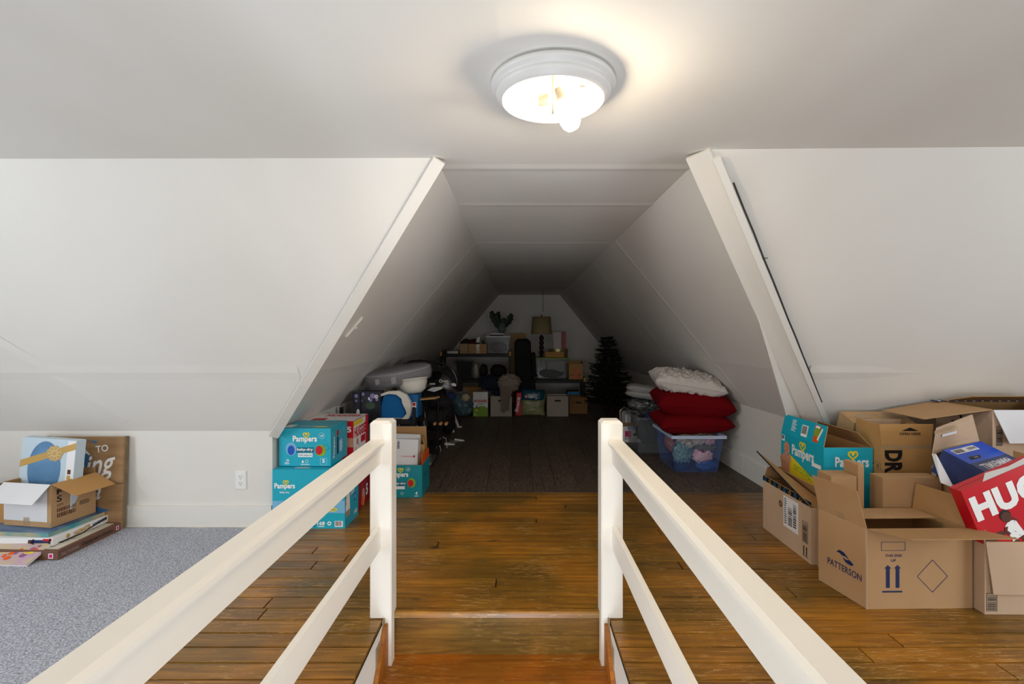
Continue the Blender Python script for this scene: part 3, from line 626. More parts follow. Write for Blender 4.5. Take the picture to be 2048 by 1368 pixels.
# tilted red diaper box
b = Carton('diaper_box', 'big red diaper box lying tilted, white HUGGIES letters above a baby in a white shirt', (1.965, 2.106, .352), .64, .06, .31, ry=-23, m='red_card', open=False)
P = b.face('f'); P.text('HUGGIES', .015, .165, .61, .275, 'ink_white', 2, .06)
P.baby(.140, .095, .155, 'ink_brown', 'ink_white', 'ink_black', lean=10, L=2); P.poly([(.0, .09), (.09, .095), (.115, .078), (.09, .07), (0, .05)], 'ink_brown', 1)
P.rect(.285, .03, .42, .15, 'ink_white', 1); P.rect(.292, .037, .413, .143, 'ink_cyan', 2); P.text('5', .33, .055, .37, .13, 'ink_white', 3, .04); P.ring(.245, .045, .02, .007, 'ink_lblue', 2)
for i in range(14): P.ell(.110+(i*37 % 50)*.001, .045+(i*23 % 45)*.001, .0012, .0012, 'ink_navy', 5, 6)
P.build('front_print', b.r)
P = b.face('t'); P.poly([(.10, .0), (.45, .0), (.42, .05), (.25, .03), (.16, .05)], 'label_paper', 1); P.build('torn_paper', b.r)
# ================================================================== diaper boxes stacked in the alcove mouth, left
def brand(P, u0, v0, w, h, heart=True, m='ink_white'):
    P.text('Pampers', u0, v0, u0+w, v0+h, m, 2, .035)
    if heart: P.heart(u0+w*.56, v0+h*1.08, h*.38, 'ink_yellow', h*.13, 3)
def splash(P, cu, cv, r): # plain badge standing where the box shows a cartoon
    P.ell(cu, cv, r, r*.9, 'ink_lblue', 1)
A = Carton('diaper_box', 'large turquoise diaper box on the floor, marked 168, lowest of the left stack', (-1.487, 3.035, 0), .44, .25, .356, m='teal_card', open=False)
P = A.face('f'); brand(P, .012, .235, .125, .042); P.text('baby-dry', .045, .213, .105, .228, 'ink_white', 2, .02); P.text('lockaway channels', .15, .205, .345, .224, 'ink_white', 2, .03); P.text('up to 100% leakproof', .16, .188, .29, .197, 'ink_white', 2, .0)
P.rect(.0, .095, .44, .17, 'ink_lblue', 1); P.ell(.20, .15, .05, .028, 'ink_white', 2); P.ell(.14, .13, .05, .028, 'ink_white', 2); P.ell(.30, .27, .045, .035, 'ink_lblue', 1)
P.ell(.36, .117, .035, .013, 'ink_yellow', 3); P.text('VALUE', .338, .111, .382, .123, 'ink_teal', 4, .03)
P.rect(.222, .012, .258, .052, 'ink_blue', 2); P.text('5', .232, .02, .248, .045, 'ink_white', 3, .03); P.text('168', .272, .022, .318, .045, 'ink_white', 2, .04); P.rect(.275, .012, .315, .017, 'ink_white', 2); P.ring(.345, .033, .009, .006, 'ink_white', 2); P.rect(.378, .012, .428, .048, 'ink_white', 2); P.barcode(.382, .018, .424, .046, 'ink_brown', 3); P.build('front_print', A.r)
P = A.face('r'); P.rect(0, 0, .25, .356, 'ink_darkteal' if 0 else 'teal_card', 0); brand(P, .10, .225, .13, .04, False); P.ell(.20, .255, .02, .02, 'ink_yellow', 3); P.rect(.165, .115, .20, .165, 'ink_blue', 2); P.text('5', .175, .125, .19, .155, 'ink_white', 3, .03); P.baby(.045, .17, .20, 'ink_skin', 'ink_white', 'ink_brown', L=2); P.lines(.10, .17, .19, .21, 3, 'ink_white'); P.text('168', .165, .03, .22, .055, 'ink_white', 2, .03); P.build('side_print', A.r)
P = A.face('t'); P.lines(.12, .02, .24, .06, 3, 'ink_white', 1); P.ell(.38, .02, .05, .016, 'ink_lblue', 1); P.build('top_print', A.r)
B = Carton('diaper_box', 'turquoise baby-dry diaper box, size 5, on top of the box marked 168', (-1.478, 3.10, .362), .320, .30, .232, m='teal_card', open=False)
P = B.face('f'); brand(P, .085, .142, .15, .048); P.rect(.10, .085, .215, .118, 'ink_darkteal', 1); P.text('baby-dry', .112, .092, .21, .114, 'ink_white', 2, .03); P.rect(.118, .058, .208, .082, 'ink_white', 2); P.text('100% leakproof', .122, .063, .204, .075, 'ink_darkteal', 3, .02)
P.ell(.075, .108, .034, .042, 'ink_lblue', 1); P.ell(.258, .098, .034, .036, 'ink_green', 1); P.ell(.248, .100, .022, .028, 'ink_orange' if 0 else 'ink_red', 2); P.ell(.075, .1, .022, .03, 'ink_blue', 2); P.ring(.290, .115, .018, .0012, 'ink_navy', 2)
P.ring(.265, .190, .018, .0012, 'ink_white', 2); P.text('x3', .256, .184, .274, .198, 'ink_white', 2, .02); P.text('78', .045, .030, .062, .044, 'ink_white', 2, .03); P.lines(.035, .012, .072, .027, 3, 'ink_white'); P.text('5', .268, .022, .284, .045, 'ink_white', 2, .04); P.line([(.256, .008), (.295, .008), (.295, .05), (.256, .05)], .001, 'ink_white', 1, True)
P.poly([(.14, .022), (.155, .022), (.15, .038), (.145, .038)], 'ink_white', 2); P.ring(.172, .032, .009, .002, 'ink_white', 2); P.lines(.135, .008, .19, .016, 2, 'ink_white'); P.build('front_print', B.r)
P = B.face('r'); P.text('Pampers', -.01, .085, .12, .125, 'ink_white', 2, .03, rot=90); P.rect(.105, .05, .135, .16, 'ink_navy', 1); P.rect(.165, .05, .20, .14, 'ink_lblue', 1); P.lines(.15, .06, .22, .13, 7, 'ink_white', 2); P.ell(.12, .185, .018, .022, 'ink_red', 2); P.ring(.03, .19, .012, .001, 'ink_white', 2); P.ring(.23, .19, .014, .0015, 'ink_white', 2); P.build('side_print', B.r)
P = B.face('t'); P.text('Pampers', .10, .05, .19, .085, 'ink_white', 1, .02); P.rect(.20, .03, .28, .07, 'ink_yellow', 1); P.lines(.21, .035, .27, .065, 2, 'ink_white', 2); P.rect(.01, .02, .07, .12, 'label_paper', 1); P.build('top_print', B.r)
def huggies(b):
    P = b.face('r'); P.rect(0, 0, .34, b.h, 'label_paper', 0); P.rect(0, b.h-.035, .2, b.h-.005, 'ink_yellow', 1); P.text('HUGGIES', .02, b.h-.12, .30, b.h-.045, 'ink_red', 2, .05); P.rect(.27, 0, .34, b.h, 'red_card', 1); P.baby(.08, b.h*.30, .16, 'ink_skin', 'ink_white', L=2); P.rect(.16, b.h*.38, .26, b.h*.55, 'ink_red', 2); P.lines(.15, .02, .26, .08, 4, 'ink_grey', 2); P.build('side_print', b.r)
    P = b.face('f'); P.text('5', b.w-.045, b.h-.075, b.w-.015, b.h-.035, 'ink_white', 2, .04); P.rect(b.w-.06, b.h*.38, b.w, b.h*.6, 'ink_pink' if 0 else 'ink_skin', 1); P.build('front_print', b.r)
b = Carton('diaper_box', 'red and white HUGGIES diaper box behind the turquoise ones, upper of the red pair', (-1.49, 3.46, .292), .355, .33, .285, m='red_card', open=False); huggies(b)
P = b.face('t'); P.rect(0, 0, .355, .33, 'label_paper', 0); P.text('HUGGIES', .08, .20, .33, .29, 'ink_red', 1, .05); P.rect(.04, .02, .14, .12, 'ink_red', 1); P.build('top_print', b.r)
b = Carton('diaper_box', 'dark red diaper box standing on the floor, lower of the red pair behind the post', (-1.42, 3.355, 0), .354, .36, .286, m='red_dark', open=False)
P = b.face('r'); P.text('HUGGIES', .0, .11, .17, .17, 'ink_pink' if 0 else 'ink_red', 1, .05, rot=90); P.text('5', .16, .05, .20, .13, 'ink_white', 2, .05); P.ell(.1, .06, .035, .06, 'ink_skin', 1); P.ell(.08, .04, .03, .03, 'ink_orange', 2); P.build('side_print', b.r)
# open turquoise box behind the left post
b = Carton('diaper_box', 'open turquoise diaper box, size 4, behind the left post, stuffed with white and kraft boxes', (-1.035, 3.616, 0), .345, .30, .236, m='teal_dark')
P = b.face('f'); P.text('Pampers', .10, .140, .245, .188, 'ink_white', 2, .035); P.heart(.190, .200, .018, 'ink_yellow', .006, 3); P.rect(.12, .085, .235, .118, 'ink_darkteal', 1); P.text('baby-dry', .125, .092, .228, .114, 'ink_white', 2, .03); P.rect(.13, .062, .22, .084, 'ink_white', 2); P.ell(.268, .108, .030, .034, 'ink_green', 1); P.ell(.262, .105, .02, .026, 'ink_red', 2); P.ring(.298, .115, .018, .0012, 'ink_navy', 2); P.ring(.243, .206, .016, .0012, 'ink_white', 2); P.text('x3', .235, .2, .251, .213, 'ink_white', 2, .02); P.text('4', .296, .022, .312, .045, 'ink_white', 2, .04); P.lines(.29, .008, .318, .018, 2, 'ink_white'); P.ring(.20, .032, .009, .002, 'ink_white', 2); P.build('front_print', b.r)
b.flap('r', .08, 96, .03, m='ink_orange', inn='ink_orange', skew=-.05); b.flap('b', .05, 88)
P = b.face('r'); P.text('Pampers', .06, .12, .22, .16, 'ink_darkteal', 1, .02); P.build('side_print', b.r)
b = Carton('white_box', 'white card box with small upside-down red lettering, leaning in the size 4 diaper box', (-.975, 3.66, .03), .235, .10, .385, m='card_white', inn='card_white', ry=2)
P = b.face('f'); P.text('Cranberry', .115, .255, .195, .268, 'ink_red', 1, .01, rot=180); P.ell(.208, .262, .008, .008, 'ink_red', 1); P.text('5', .05, .285, .066, .305, 'ink_black', 1, .03); P.text('ES', .028, .285, .046, .305, 'ink_black', 1, .03); P.barcode(.03, .33, .075, .36, 'ink_black', 1); P.barcode(.083, .315, .10, .375, 'ink_black', 1, True); P.build('front_print', b.r)
b.flap('b', .02, 80)
b = Carton('cardboard_box', 'kraft box with one tall flap up behind the white card box', (-1.01, 3.79, .03), .305, .11, .32, m='kraft_ochre'); b.flap('b', .115, 92, .006); b.flap('r', .05, 70)

# ================================================================== things on the carpet, left
mat('sign_wood', (176, 140, 98), .7, rgb2=(142, 108, 72), scale=3, stretch=(1.2, 1, 9)); mat('sign_side', (128, 110, 86), .8, var=.2, scale=14); mat('sign_blue', (60, 112, 160), .7)
s = root('wooden_sign', (-2.62, 2.985, .012), 'plank sign painted with white script words, leaning on the knee wall', 'sign', rx=-3)
for z0, z1 in ((0, .272), (.275, .552)): MB().bevel((-.25, -.004, z0), (.25, .012, z1), .002).build('plank', 'sign_wood', s)
for x in (-.248, .232): MB().box((x, .0125, .002), (x+.016, .042, .55)).build('frame_side', 'sign_side', s)
P = Print((-.25, -.004, 0), (1, 0, 0), (0, 0, 1), (0, -1, 0))
P.poly([(.0, .15), (.30, .16), (.38, .13), (.44, .118), (.33, .09), (.10, .09)], 'sign_blue', 0); P.poly([(.20, .54), (.30, .44), (.29, .34), (.34, .26), (.30, .16), (.15, .2), (.1, .5)], 'sign_blue', 0); P.poly([(.29, .53), (.35, .525), (.33, .512)], 'sign_blue', 0)
P.text('SEA', .175, .432, .30, .472, 'ink_white', 2, .015, rot=12); P.text('TO', .335, .462, .41, .502, 'ink_white', 2, .015, rot=8)
P.text('Shining', .02, .262, .468, .43, 'ink_white', 2, .012, .5, rot=12); P.text('Sea', .17, .165, .38, .27, 'ink_white', 2, .014, .5, rot=10); P.build('lettering', s)
# pile of flat boxes and a carton on the carpet
def flatbox(name, label, cat, x1, y0, w, l, z, h, rz, m, top=None, side=None, rx=0):
    r = root(name, (x1-w/2, y0+l/2, z), label, cat, rz=rz, rx=rx)
    MB().bevel((-w/2, -l/2, .0005), (w/2, l/2, h), .002).build('body', m, r)
    T = Print((-w/2, -l/2, h), (1, 0, 0), (0, 1, 0), (0, 0, 1)); Sd = Print((w/2, -l/2, 0), (0, 1, 0), (0, 0, 1), (1, 0, 0)); F = Print((-w/2, -l/2, 0), (1, 0, 0), (0, 0, 1), (0, -1, 0))
    return r, T, Sd, F
mat('game_brown', (112, 76, 60), .6, var=.1, scale=20); mat('old_paper', (206, 198, 180), .7, var=.12, scale=9)
r, T, Sd, F = flatbox('board_game', 'flat brown game box with fancy black lettering, lowest in the pile on the carpet', 'box', -2.368, 2.585, .52, .40, .013, .047, -1, 'game_brown')
T.rect(.06, .02, .50, .38, 'old_paper', 0); T.lines(.28, .04, .48, .36, 12, 'ink_grey', 1); T.build('lid_print', r)
Sd.text("Dispatcher's Choice", .14, .010, .34, .034, 'ink_black', 1, .02); Sd.text('RAIL TYCOONS', .02, .012, .12, .030, 'ink_grey', 1, .01); Sd.rect(.365, .012, .385, .034, 'ink_white', 1); Sd.rect(.368, .015, .382, .031, 'ink_pink', 2); Sd.build('side_print', r)
F.rect(.470, .008, .495, .034, 'ink_white', 1); F.rect(.474, .012, .491, .030, 'ink_pink', 2); F.build('front_print', r)
r, T, Sd, F = flatbox('board_game', 'flat white game box with blue and gold side lettering and a slack black band', 'box', -2.448, 2.64, .50, .35, .062, .040, -1, 'label_paper')
Sd.text('YARDMASTER', .12, .008, .23, .032, 'ink_gold', 1, .05, rot=4); Sd.text('ROUNDHOUSE', .245, .012, .34, .032, 'ink_navy', 1, .04, rot=4); Sd.ell(.09, .02, .012, .012, 'ink_gold', 1); Sd.build('side_print', r)
F.rect(.37, .005, .48, .032, 'ink_navy', 1); F.rect(.45, .026, .495, .038, 'ink_red', 2); F.ell(.38, .017, .012, .012, 'ink_brown', 2); F.build('front_print', r)
MB().tube([(.15, -.178, .036), (.14, -.182, .018), (.17, -.180, .006), (.19, -.178, .002)], .0025, 6).tube([(.24, -.178, .040), (.2365, -.180, .02), (.238, -.179, .004), (.2535, -.12, .004), (.255, 0, .003), (.255, .1, .02), (.253, .16, .028)], .003, 6).build('elastic_band', 'black_metal', r)
mat('sea_top', (52, 92, 140), .45, rgb2=(120, 150, 180), scale=9, stretch=(.7, 2.5, 1)); mat('teal_edge', (48, 150, 160), .5, rgb2=(206, 170, 110), scale=6)
r = root('canvas', (-2.72, 2.835, .103), 'blue seascape canvas with turquoise edges, lying directly under the open carton', 'canvas', rz=-5)
mb = MB().bevel((-.25, -.165, .0), (.25, .165, .021), .002); mb.build('canvas_block', 'teal_edge', r); MB().box((-.249, -.164, .0205), (.249, .164, .0215)).build('painted_face', 'sea_top', r)
b = Carton('cardboard_box', 'open kraft carton with white front flap folded down, on top of the flat game boxes', (-2.84, 2.765, .126), .31, .245, .235, rz=-9, m='kraft', inn='kraft_in')
b.flap('f', .115, 232, .006, m='card_white', inn='card_white', skew=-.02); b.flap('r', .13, 212, .008, m='kraft_ochre', inn='kraft_ochre', skew=.03); b.flap('l', .1, 200); b.flap('b', .03, 95)
P = b.face('f'); P.rect(0, .03, .285, .234, 'card_white', 0); P.rect(.13, .008, .17, .05, 'tape', 1); P.rect(.29, .0, .31, .03, 'tape', 1); P.build('front_print', b.r)
P = b.face('r'); P.barcode(.03, .075, .135, .095, 'ink_brown', 1); P.barcode(.03, .045, .135, .068, 'ink_brown', 1); P.lines(.15, .075, .225, .10, 3, 'ink_black'); P.text('S', .028, .13, .055, .165, 'ink_black', 1, .02); P.text('F', .028, .172, .055, .20, 'ink_black', 1, .04); P.text('OTY', .03, .105, .065, .118, 'ink_black', 1, .01); P.build('side_print', b.r)
mat('gift_pale', (196, 214, 226), .35); mat('gift_blue', (74, 118, 160), .3, rgb2=(104, 150, 190), scale=5)
g = root('gift_box', (-2.68, 2.855, .20), 'pale gift box with gold ribbon and a round blue picture, standing in the open carton', 'box', rz=-4, rx=-3, ry=3)
MB().bevel((-.165, -.03, 0), (.165, .03, .385), .003).build('body', 'gift_pale', g)
P = Print((-.165, -.03, 0), (1, 0, 0), (0, 0, 1), (0, -1, 0)); P.rect(.28, .0, .329, .38, 'label_paper', 0); P.ell(.148, .215, .100, .155, 'gift_blue', 1, 28)
P.poly([(.0, .215), (.33, .335), (.33, .372), (.0, .255)], 'ink_gold', 2)
for k in range(9): P.ell(.205+.034*math.cos(k*.7), .305+.030*math.sin(k*.7), .017, .015, 'ink_gold', 3, 10); P.ring(.205+.030*math.cos(k*.7), .305+.027*math.sin(k*.7), .012, .0016, 'ink_cream', 5, 8)
P.ell(.205, .305, .032, .03, 'ink_gold', 4, 12); P.ring(.205, .305, .015, .002, 'ink_cream', 5, 8)
P.rect(.292, .195, .312, .22, 'ink_brown', 2); P.ell(.302, .175, .012, .014, 'ink_gold', 2); P.build('front_print', g)
b = Carton('cardboard_box', 'ochre carton cut off by the left edge of the photo beside the pile', (-3.17, 2.80, .012), .31, .2, .23, m='kraft_ochre'); b.flap('r', .03, 85); b.flap('f', .1, 110)
mat('comic', (196, 160, 186), .35, rgb2=(206, 196, 120), scale=9, stretch=(1, 1.6, 1)); mat('comic2', (150, 90, 150), .4)
r = root('comic_book', (-2.66, 2.585, .040), 'purple and yellow comic book propped against the front of the pile', 'book', rz=-3, rx=23)
MB().box((-.20, -.07, 0), (.20, .075, .010)).build('pages', 'label_paper', r)
MB().box((-.201, -.071, .010), (.201, .076, .0112)).box((-.201, -.071, -.0012), (.201, .076, 0)).build('cover', 'comic', r)
P = Print((-.2, -.07, .0112), (1, 0, 0), (0, 1, 0), (0, 0, 1))
rr = random.Random(2)
for k in range(16): 
    cu, cv = rr.uniform(.03, .37), rr.uniform(.02, .125); P.ell(cu, cv, rr.uniform(.008, .02), rr.uniform(.008, .016), rr.choice(['ink_yellow', 'comic2', 'ink_skin', 'comic2', 'ink_orange']), 1, 7)
P.build('cover_print', r)
# wall outlet
o = root('wall_outlet', (px(482.5, 3.06), 3.0585, pz(960, 3.06)), 'white duplex power outlet on the left knee wall', 'outlet')
MB().add([(x*.035, -.001, z*.057) for x, z in ((-1, -1), (1, -1), (1, 1), (-1, 1))]+[(x*.031, -.007, z*.053) for x, z in ((-1, -1), (1, -1), (1, 1), (-1, 1))]+[(x*.035, .001, z*.057) for x, z in ((-1, -1), (1, -1), (1, 1), (-1, 1))], [(4, 5, 6, 7), (0, 1, 5, 4), (1, 2, 6, 5), (2, 3, 7, 6), (3, 0, 4, 7), (8, 9, 1, 0), (9, 10, 2, 1), (10, 11, 3, 2), (11, 8, 0, 3)]).build('cover_plate', 'white_plastic', o)
for z in (.02, -.02):
    q = MB().lathe([(0, 0), (.0155, 0), (.0155, .003), (0, .003)], 20); q.v = [(x, -.0065-zz, y+z) for x, y, zz in q.v]; s_ = q.build('socket_face', 'white_plastic', o)
    MB().box((-.007, -.0102, z+.001), (-.005, -.0093, z+.010)).box((.005, -.0102, z+.001), (.007, -.0093, z+.009)).box((-.002, -.0102, z-.010), (.002, -.0093, z-.005)).build('slot', 'slot', s_)
# latch strip on the alcove slope and a bent nail on the right board
n = Vector((1.36, 0, -1.15)).normalized(); ax = Vector((0, 1, 0)); dn = Vector((KL-TL, 0, KZ-CE)).normalized()
zz = 1.225; c = Vector((tl(zz), 2.95, zz)) + n*.006
t = root('wall_bracket', c, 'small white metal bracket with a stub, painted onto the left alcove slope', 'bracket')
def on(u, v, w): return ax*u+dn*v+n*w
def obox(u0, v0, w0, u1, v1, w1): return MB().hexa([on(u0, v0, w0), on(u1, v0, w0), on(u1, v1, w0), on(u0, v1, w0), on(u0, v0, w1), on(u1, v0, w1), on(u1, v1, w1), on(u0, v1, w1)])
obox(-.014, -.075, -.006, .014, .075, .002).build('plate', 'rail_paint', t); obox(-.004, -.005, .002, .03, .005, .012).build('stub', 'white_plastic', t); obox(-.02, -.07, .0, -.014, .07, .008).build('lip', 'paint_trim', t)
c = Vector((tr(1.5)+.06, onR(1.5)-.012, 1.5)); c = W(1524, 518, onR(1.52)-.03)
t = root('bent_nail', c, 'dark bent nail sticking out of the right corner board', 'nail'); MB().tube([(0, .03, -.003), (.0, 0, 0), (.012, -.005, .004), (.024, -.006, .003)], .003, 6).build('shank', 'metal', t)
# ================================================================== alcove, left side
def rack(label, x0, x1, y0, y1, shelves, top, name='storage_rack', r=.012, clips=False, beam=.03, slab=.012):
    o = root(name, ((x0+x1)/2, (y0+y1)/2, 0), label, 'shelf'); w, l = (x1-x0)/2, (y1-y0)/2
    for sx in (-1, 1):
        for sy in (-1, 1): MB().bevel((sx*w-(2*r if sx > 0 else 0), sy*l-(2*r if sy > 0 else 0), .001), (sx*w+(0 if sx > 0 else 2*r), sy*l+(0 if sy > 0 else 2*r), top), .003).build('post', 'black_metal', o)
    for z in shelves:
        MB().box((-w+2*r, -l+.004, z-beam), (w-2*r, -l+.018, z)).box((-w+2*r, l-.018, z-beam), (w-2*r, l-.004, z)).box((-w+.003, -l+2*r, z-beam), (-w+.015, l-2*r, z)).box((w-.015, -l+2*r, z-beam), (w-.003, l-2*r, z)).build('beam', 'black_metal', o)
        MB().box((-w+.015, -l+.018, z-slab), (w-.015, l-.018, z-.001)).build('shelf_board', 'black_metal', o)
    if clips:
        for sx in (-1, 1):
            for z in shelves: MB().box((sx*w-.03 if sx > 0 else sx*w, -l-.003, z-.03), (sx*w if sx > 0 else sx*w+.03, -l-.0002, z+.035)).build('corner_clip', 'clip_yellow', o)
    return o
mat('clip_yellow', (214, 160, 30), .5)
mat('black_cloth', (30, 28, 30), .85, bump=.3, bscale=12); mat('black_plastic_bag', (20, 20, 22), .18, spec=.8, bump=.6, bscale=30)
rack('low black metal rack behind the red boxes, holding the light box and blue seat', -1.46, -.84, 4.1, 4.46, (.10, .473), .584)
# boxed string lights
mat('photo_night', (30, 34, 38), .3, rgb2=(60, 64, 78), scale=7); mat('clear_wrap', (235, 238, 245), .08, alpha=.22, spec=.8)
b = Carton('string_light_box', 'dark box with a photo of hanging bulbs and purple blur, wrapped in clear film', (-1.36, 4.125, .475), .225, .13, .232, m='photo_night', open=False)
P = b.face('f')
for u, v, r_ in ((.03, .20, .016), (.085, .215, .014), (.07, .16, .011), (.165, .20, .022), (.15, .165, .013), (.03, .16, .010), (.2, .17, .012)): P.ell(u, v, r_, r_, mat('bokeh_purple', (150, 140, 200), .4), 1, 12)
P.ell(.145, .12, .04, .03, mat('bokeh_green', (70, 92, 70), .4), 1, 14); P.ell(.045, .065, .014, .028, 'ink_white', 2, 12); P.ell(.135, .178, .008, .014, 'ink_white', 2, 10); P.rect(.06, 0, .075, .232, 'ink_black', 1); P.ell(.195, .195, .016, .016, 'ink_white', 3); P.text('10', .186, .188, .204, .202, 'ink_black', 4, .03); P.build('front_print', b.r)
# infant bather: blue mesh seat with white frame
mat('mesh_blue', (0, 108, 178), .6, bump=.8, bscale=160); mat('cream_plastic', (228, 224, 214), .35); mat('box_blue', (0, 98, 156), .4)
t = root('baby_bather', (-1.02, 4.20, .475), 'blue mesh baby bath seat with a curved white plastic rim', 'baby bath')
def arch(u, rx, rz): a = math.pi*(1-u); return rx*math.cos(a), rz*math.sin(a)
pts = [(-.115, .012), (-.12, .10), (-.10, .185), (-.05, .215), (.02, .212), (.06, .17), (.085, .13), (.075, .09), (.08, .05), (.10, .012)]
MB().poly([(x, -.02, z) for x, z in pts], (0, 1, 0), .012).build('mesh_seat', 'mesh_blue', t)
out = [(-.12, .212), (-.05, .236), (.03, .238), (.095, .205), (.128, .15), (.135, .09), (.125, .03), (.11, .004)]; inn = [(-.12, .192), (-.05, .213), (.01, .208), (.055, .175), (.062, .135), (.085, .09), (.098, .05), (.06, .004)]
mb = MB()
for i in range(7):
    q = [out[i], out[i+1], inn[i+1], inn[i]]; mb.poly([(x, -.045, z) for x, z in q[::-1]], (0, 1, 0), .05)
mb.build('rim', 'cream_plastic', t)
MB().box((-.11, .0, .0), (.11, .03, .012)).build('foot', 'cream_plastic', t)
b = Carton('toy_box', 'flat blue carton with a small white label, standing behind the blue bath seat', (-.985, 4.27, .475), .135, .16, .19, m='box_blue', open=False); P = b.face('f'); P.rect(.085, .08, .12, .13, 'label_paper', 1); P.rect(.09, .1, .115, .125, 'ink_red', 2); P.build('label', b.r)
b = Carton('toy_box', 'pale blue patterned carton on the lower rack shelf behind the left post', (-1.02, 4.13, .105), .16, .2, .29, m='ink_lblue', open=False); P = b.face('f'); P.lines(.02, .03, .14, .25, 8, 'ink_navy'); P.build('front_print', b.r)
# white bath tub
mb = MB().lathe([(0, 0), (.07, .002), (.105, .03), (.125, .085), (.132, .12), (.138, .121), (.138, .128), (.128, .128), (.12, .09), (.1, .035), (.0, .008)], 36, sq=(1.0, 1.0)); put(mb, (-.905, 4.36, .668), 0, -6, -8)
single(mb, 'baby_bathtub', 'cream_plastic', 'round white plastic baby tub under the grey bassinet pad', 'bathtub')
single(put(MB().bevel((-.10, -.06, 0), (.10, .06, .012), .003), (-.80, 4.42, .612), -10, 0, -6), 'cardboard_sheet', 'kraft_ochre', 'thin tan cardboard sheet sticking out under the white tub', 'cardboard', smooth=False)
# bassinet pad in plastic
t = root('bassinet_mattress', (-1.03, 4.38, .765), 'oval grey bassinet mattress wrapped in shiny clear plastic', 'mattress', rz=14, ry=-9, rx=9)
mat('pad_grey', (96, 92, 94), .6, bump=.1); mat('wrap_shiny', (220, 224, 232), .06, alpha=.16, spec=1, bump=.6, bscale=22)
prf = [(0, 0), (.24, 0), (.27, .015), (.283, .06), (.277, .105), (.25, .125), (0, .13)]
MB().lathe(prf, 44, sq=(1, .48)).build('pad', 'pad_grey', t, smooth=False)
MB().lathe([(.277, .103), (.283, .108), (.277, .113)], 44, sq=(1, .48)).build('piping', 'ink_grey', t)
q = MB().lathe([(.245, -.004), (.28, .008), (.292, .06), (.287, .112), (.255, .132), (.0, .137)], 44, sq=(1, .49)); q.v = [(x+noise.noise(Vector((x*30, y*30, z*30)))*.004, y, z+noise.noise(Vector((x*30+9, y*30, z*20)))*.003) for x, y, z in q.v]; q.build('plastic_wrap', 'wrap_shiny', t, smooth=True)
MB().box((-.20, -.112, .04), (-.165, -.098, .085)).build('care_label', 'ink_grey', t); MB().box((-.07, -.139, .03), (-.03, -.133, .085)).build('care_label', 'ink_grey', t)
single(cloth_ball((-1.16, 4.64, .34), (.13, .10, .36), .2, 5, 3, flat=.93), 'dark_bag', 'black_plastic_bag', 'dark plastic bag squeezed between the light box and the slope', 'bag')
single(cloth_ball((-.98, 5.05, .86), (.19, .15, .075), .25, 6, 5), 'black_coat', 'black_cloth', 'black cloth bundle on top of the pile under the left slope', 'clothing')
# infant car seat shell, black
t = root('car_seat', (-.80, 5.25, .60), 'black infant car seat with a white round logo and yellow sticker', 'car seat', rz=-10, ry=14)
mat('gloss_black', (22, 22, 24), .25, spec=.7)
def shell(u, v):
    a = math.pi*u; b_ = math.pi*(v-.5); rr_ = (1+.12*math.cos(2*a))
    return (.20*math.cos(a)*math.cos(b_)*rr_, .15*math.sin(b_), .05+.21*math.sin(a)*math.cos(b_))
mb = MB().grid(shell, 20, 14, 'gloss_black'); mb.add([shell(0, 0)], [], 'gloss_black'); mb.build('shell', None, t, smooth=True)
MB().tube([(.19*math.cos(math.pi*i/14), -.13-.02*math.sin(math.pi*i/14), .08+.215*math.sin(math.pi*i/14)) for i in range(15)], .013, 8).build('carry_handle', 'gloss_black', t, smooth=True)
MB().poly([(-.06, -.158, .03), (.06, -.158, .075), (.05, -.158, .045), (-.02, -.158, -.005), (-.10, -.158, -.01)], (0, -1, 0), .002).build('sticker', 'label_paper', t)
MB().poly([(.03, -.161, .06), (.06, -.161, .073), (.052, -.161, .05)], (0, -1, 0), .002).build('yellow_tip', 'ink_yellow', t)
P = Print((0, -.16, 0), (1, 0, 0), (0, 0, 1), (0, -1, 0)); P.ring(.02, .12, .014, .006, 'ink_white', 1, 14); P.text('CHICCO' if 0 else 'infant', .04, .125, .10, .142, 'ink_white', 1, .02, rot=18); P.text('seat', -.09, .06, -.03, .082, 'ink_white', 1, .03, rot=15); P.build('logo', t)
MB().lathe([(0, 0), (.028, .004), (.034, .015), (.02, .03), (0, .034)], 16, c=(.155, -.14, .10), sq=(1, .8)).build('buckle', 'cream_plastic', t, smooth=True)
single(cloth_ball((-.88, 5.25, .40), (.20, .17, .24), .25, 5, 8, flat=.95), 'black_bag', 'black_cloth', 'bulky black fabric bag under the infant car seat', 'bag')
# hanging black plastic bag
single(cloth_ball((-.865, 4.56, .27), (.055, .05, .29), .3, 8, 2, flat=.9), 'trash_bag', 'black_plastic_bag', 'shiny crumpled black plastic bag right of the low rack', 'bag')
# black shoe stand with clothes
t = root('garment_stand', (-.80, 5.02, 0), 'thin black metal stand with round wooden feet caps, folded black clothes on it', 'stand')
for x, y in ((.02, -.12), (-.16, -.12), (.02, .12), (-.16, .12)): MB().tube([(x, y, .002), (x, y, .60)], .008, 8).build('post', 'black_metal', t)
for z in (.33, .10): MB().box((-.17, -.13, z-.012), (.03, .13, z)).build('shelf_board', 'black_metal', t)
for k in range(3): MB().tube([(-.005+k*.055, -.16, .315), (-.005+k*.055, -.10, .315)], .016, 14).build('wooden_knob', mat('knob_wood', (196, 146, 92), .5), t)
single(put(MB().bevel((-.11, -.1, 0), (.11, .1, .10), .02), (-.86, 5.02, .333), 4), 'folded_clothes', 'black_cloth', 'stack of folded black clothes on the thin metal stand', 'clothing', smooth=False)
single(cloth_ball((-.78, 5.04, .50), (.12, .10, .06), .25, 6, 9), 'black_jacket', 'black_cloth', 'crumpled black jacket lying on the folded black clothes', 'clothing')
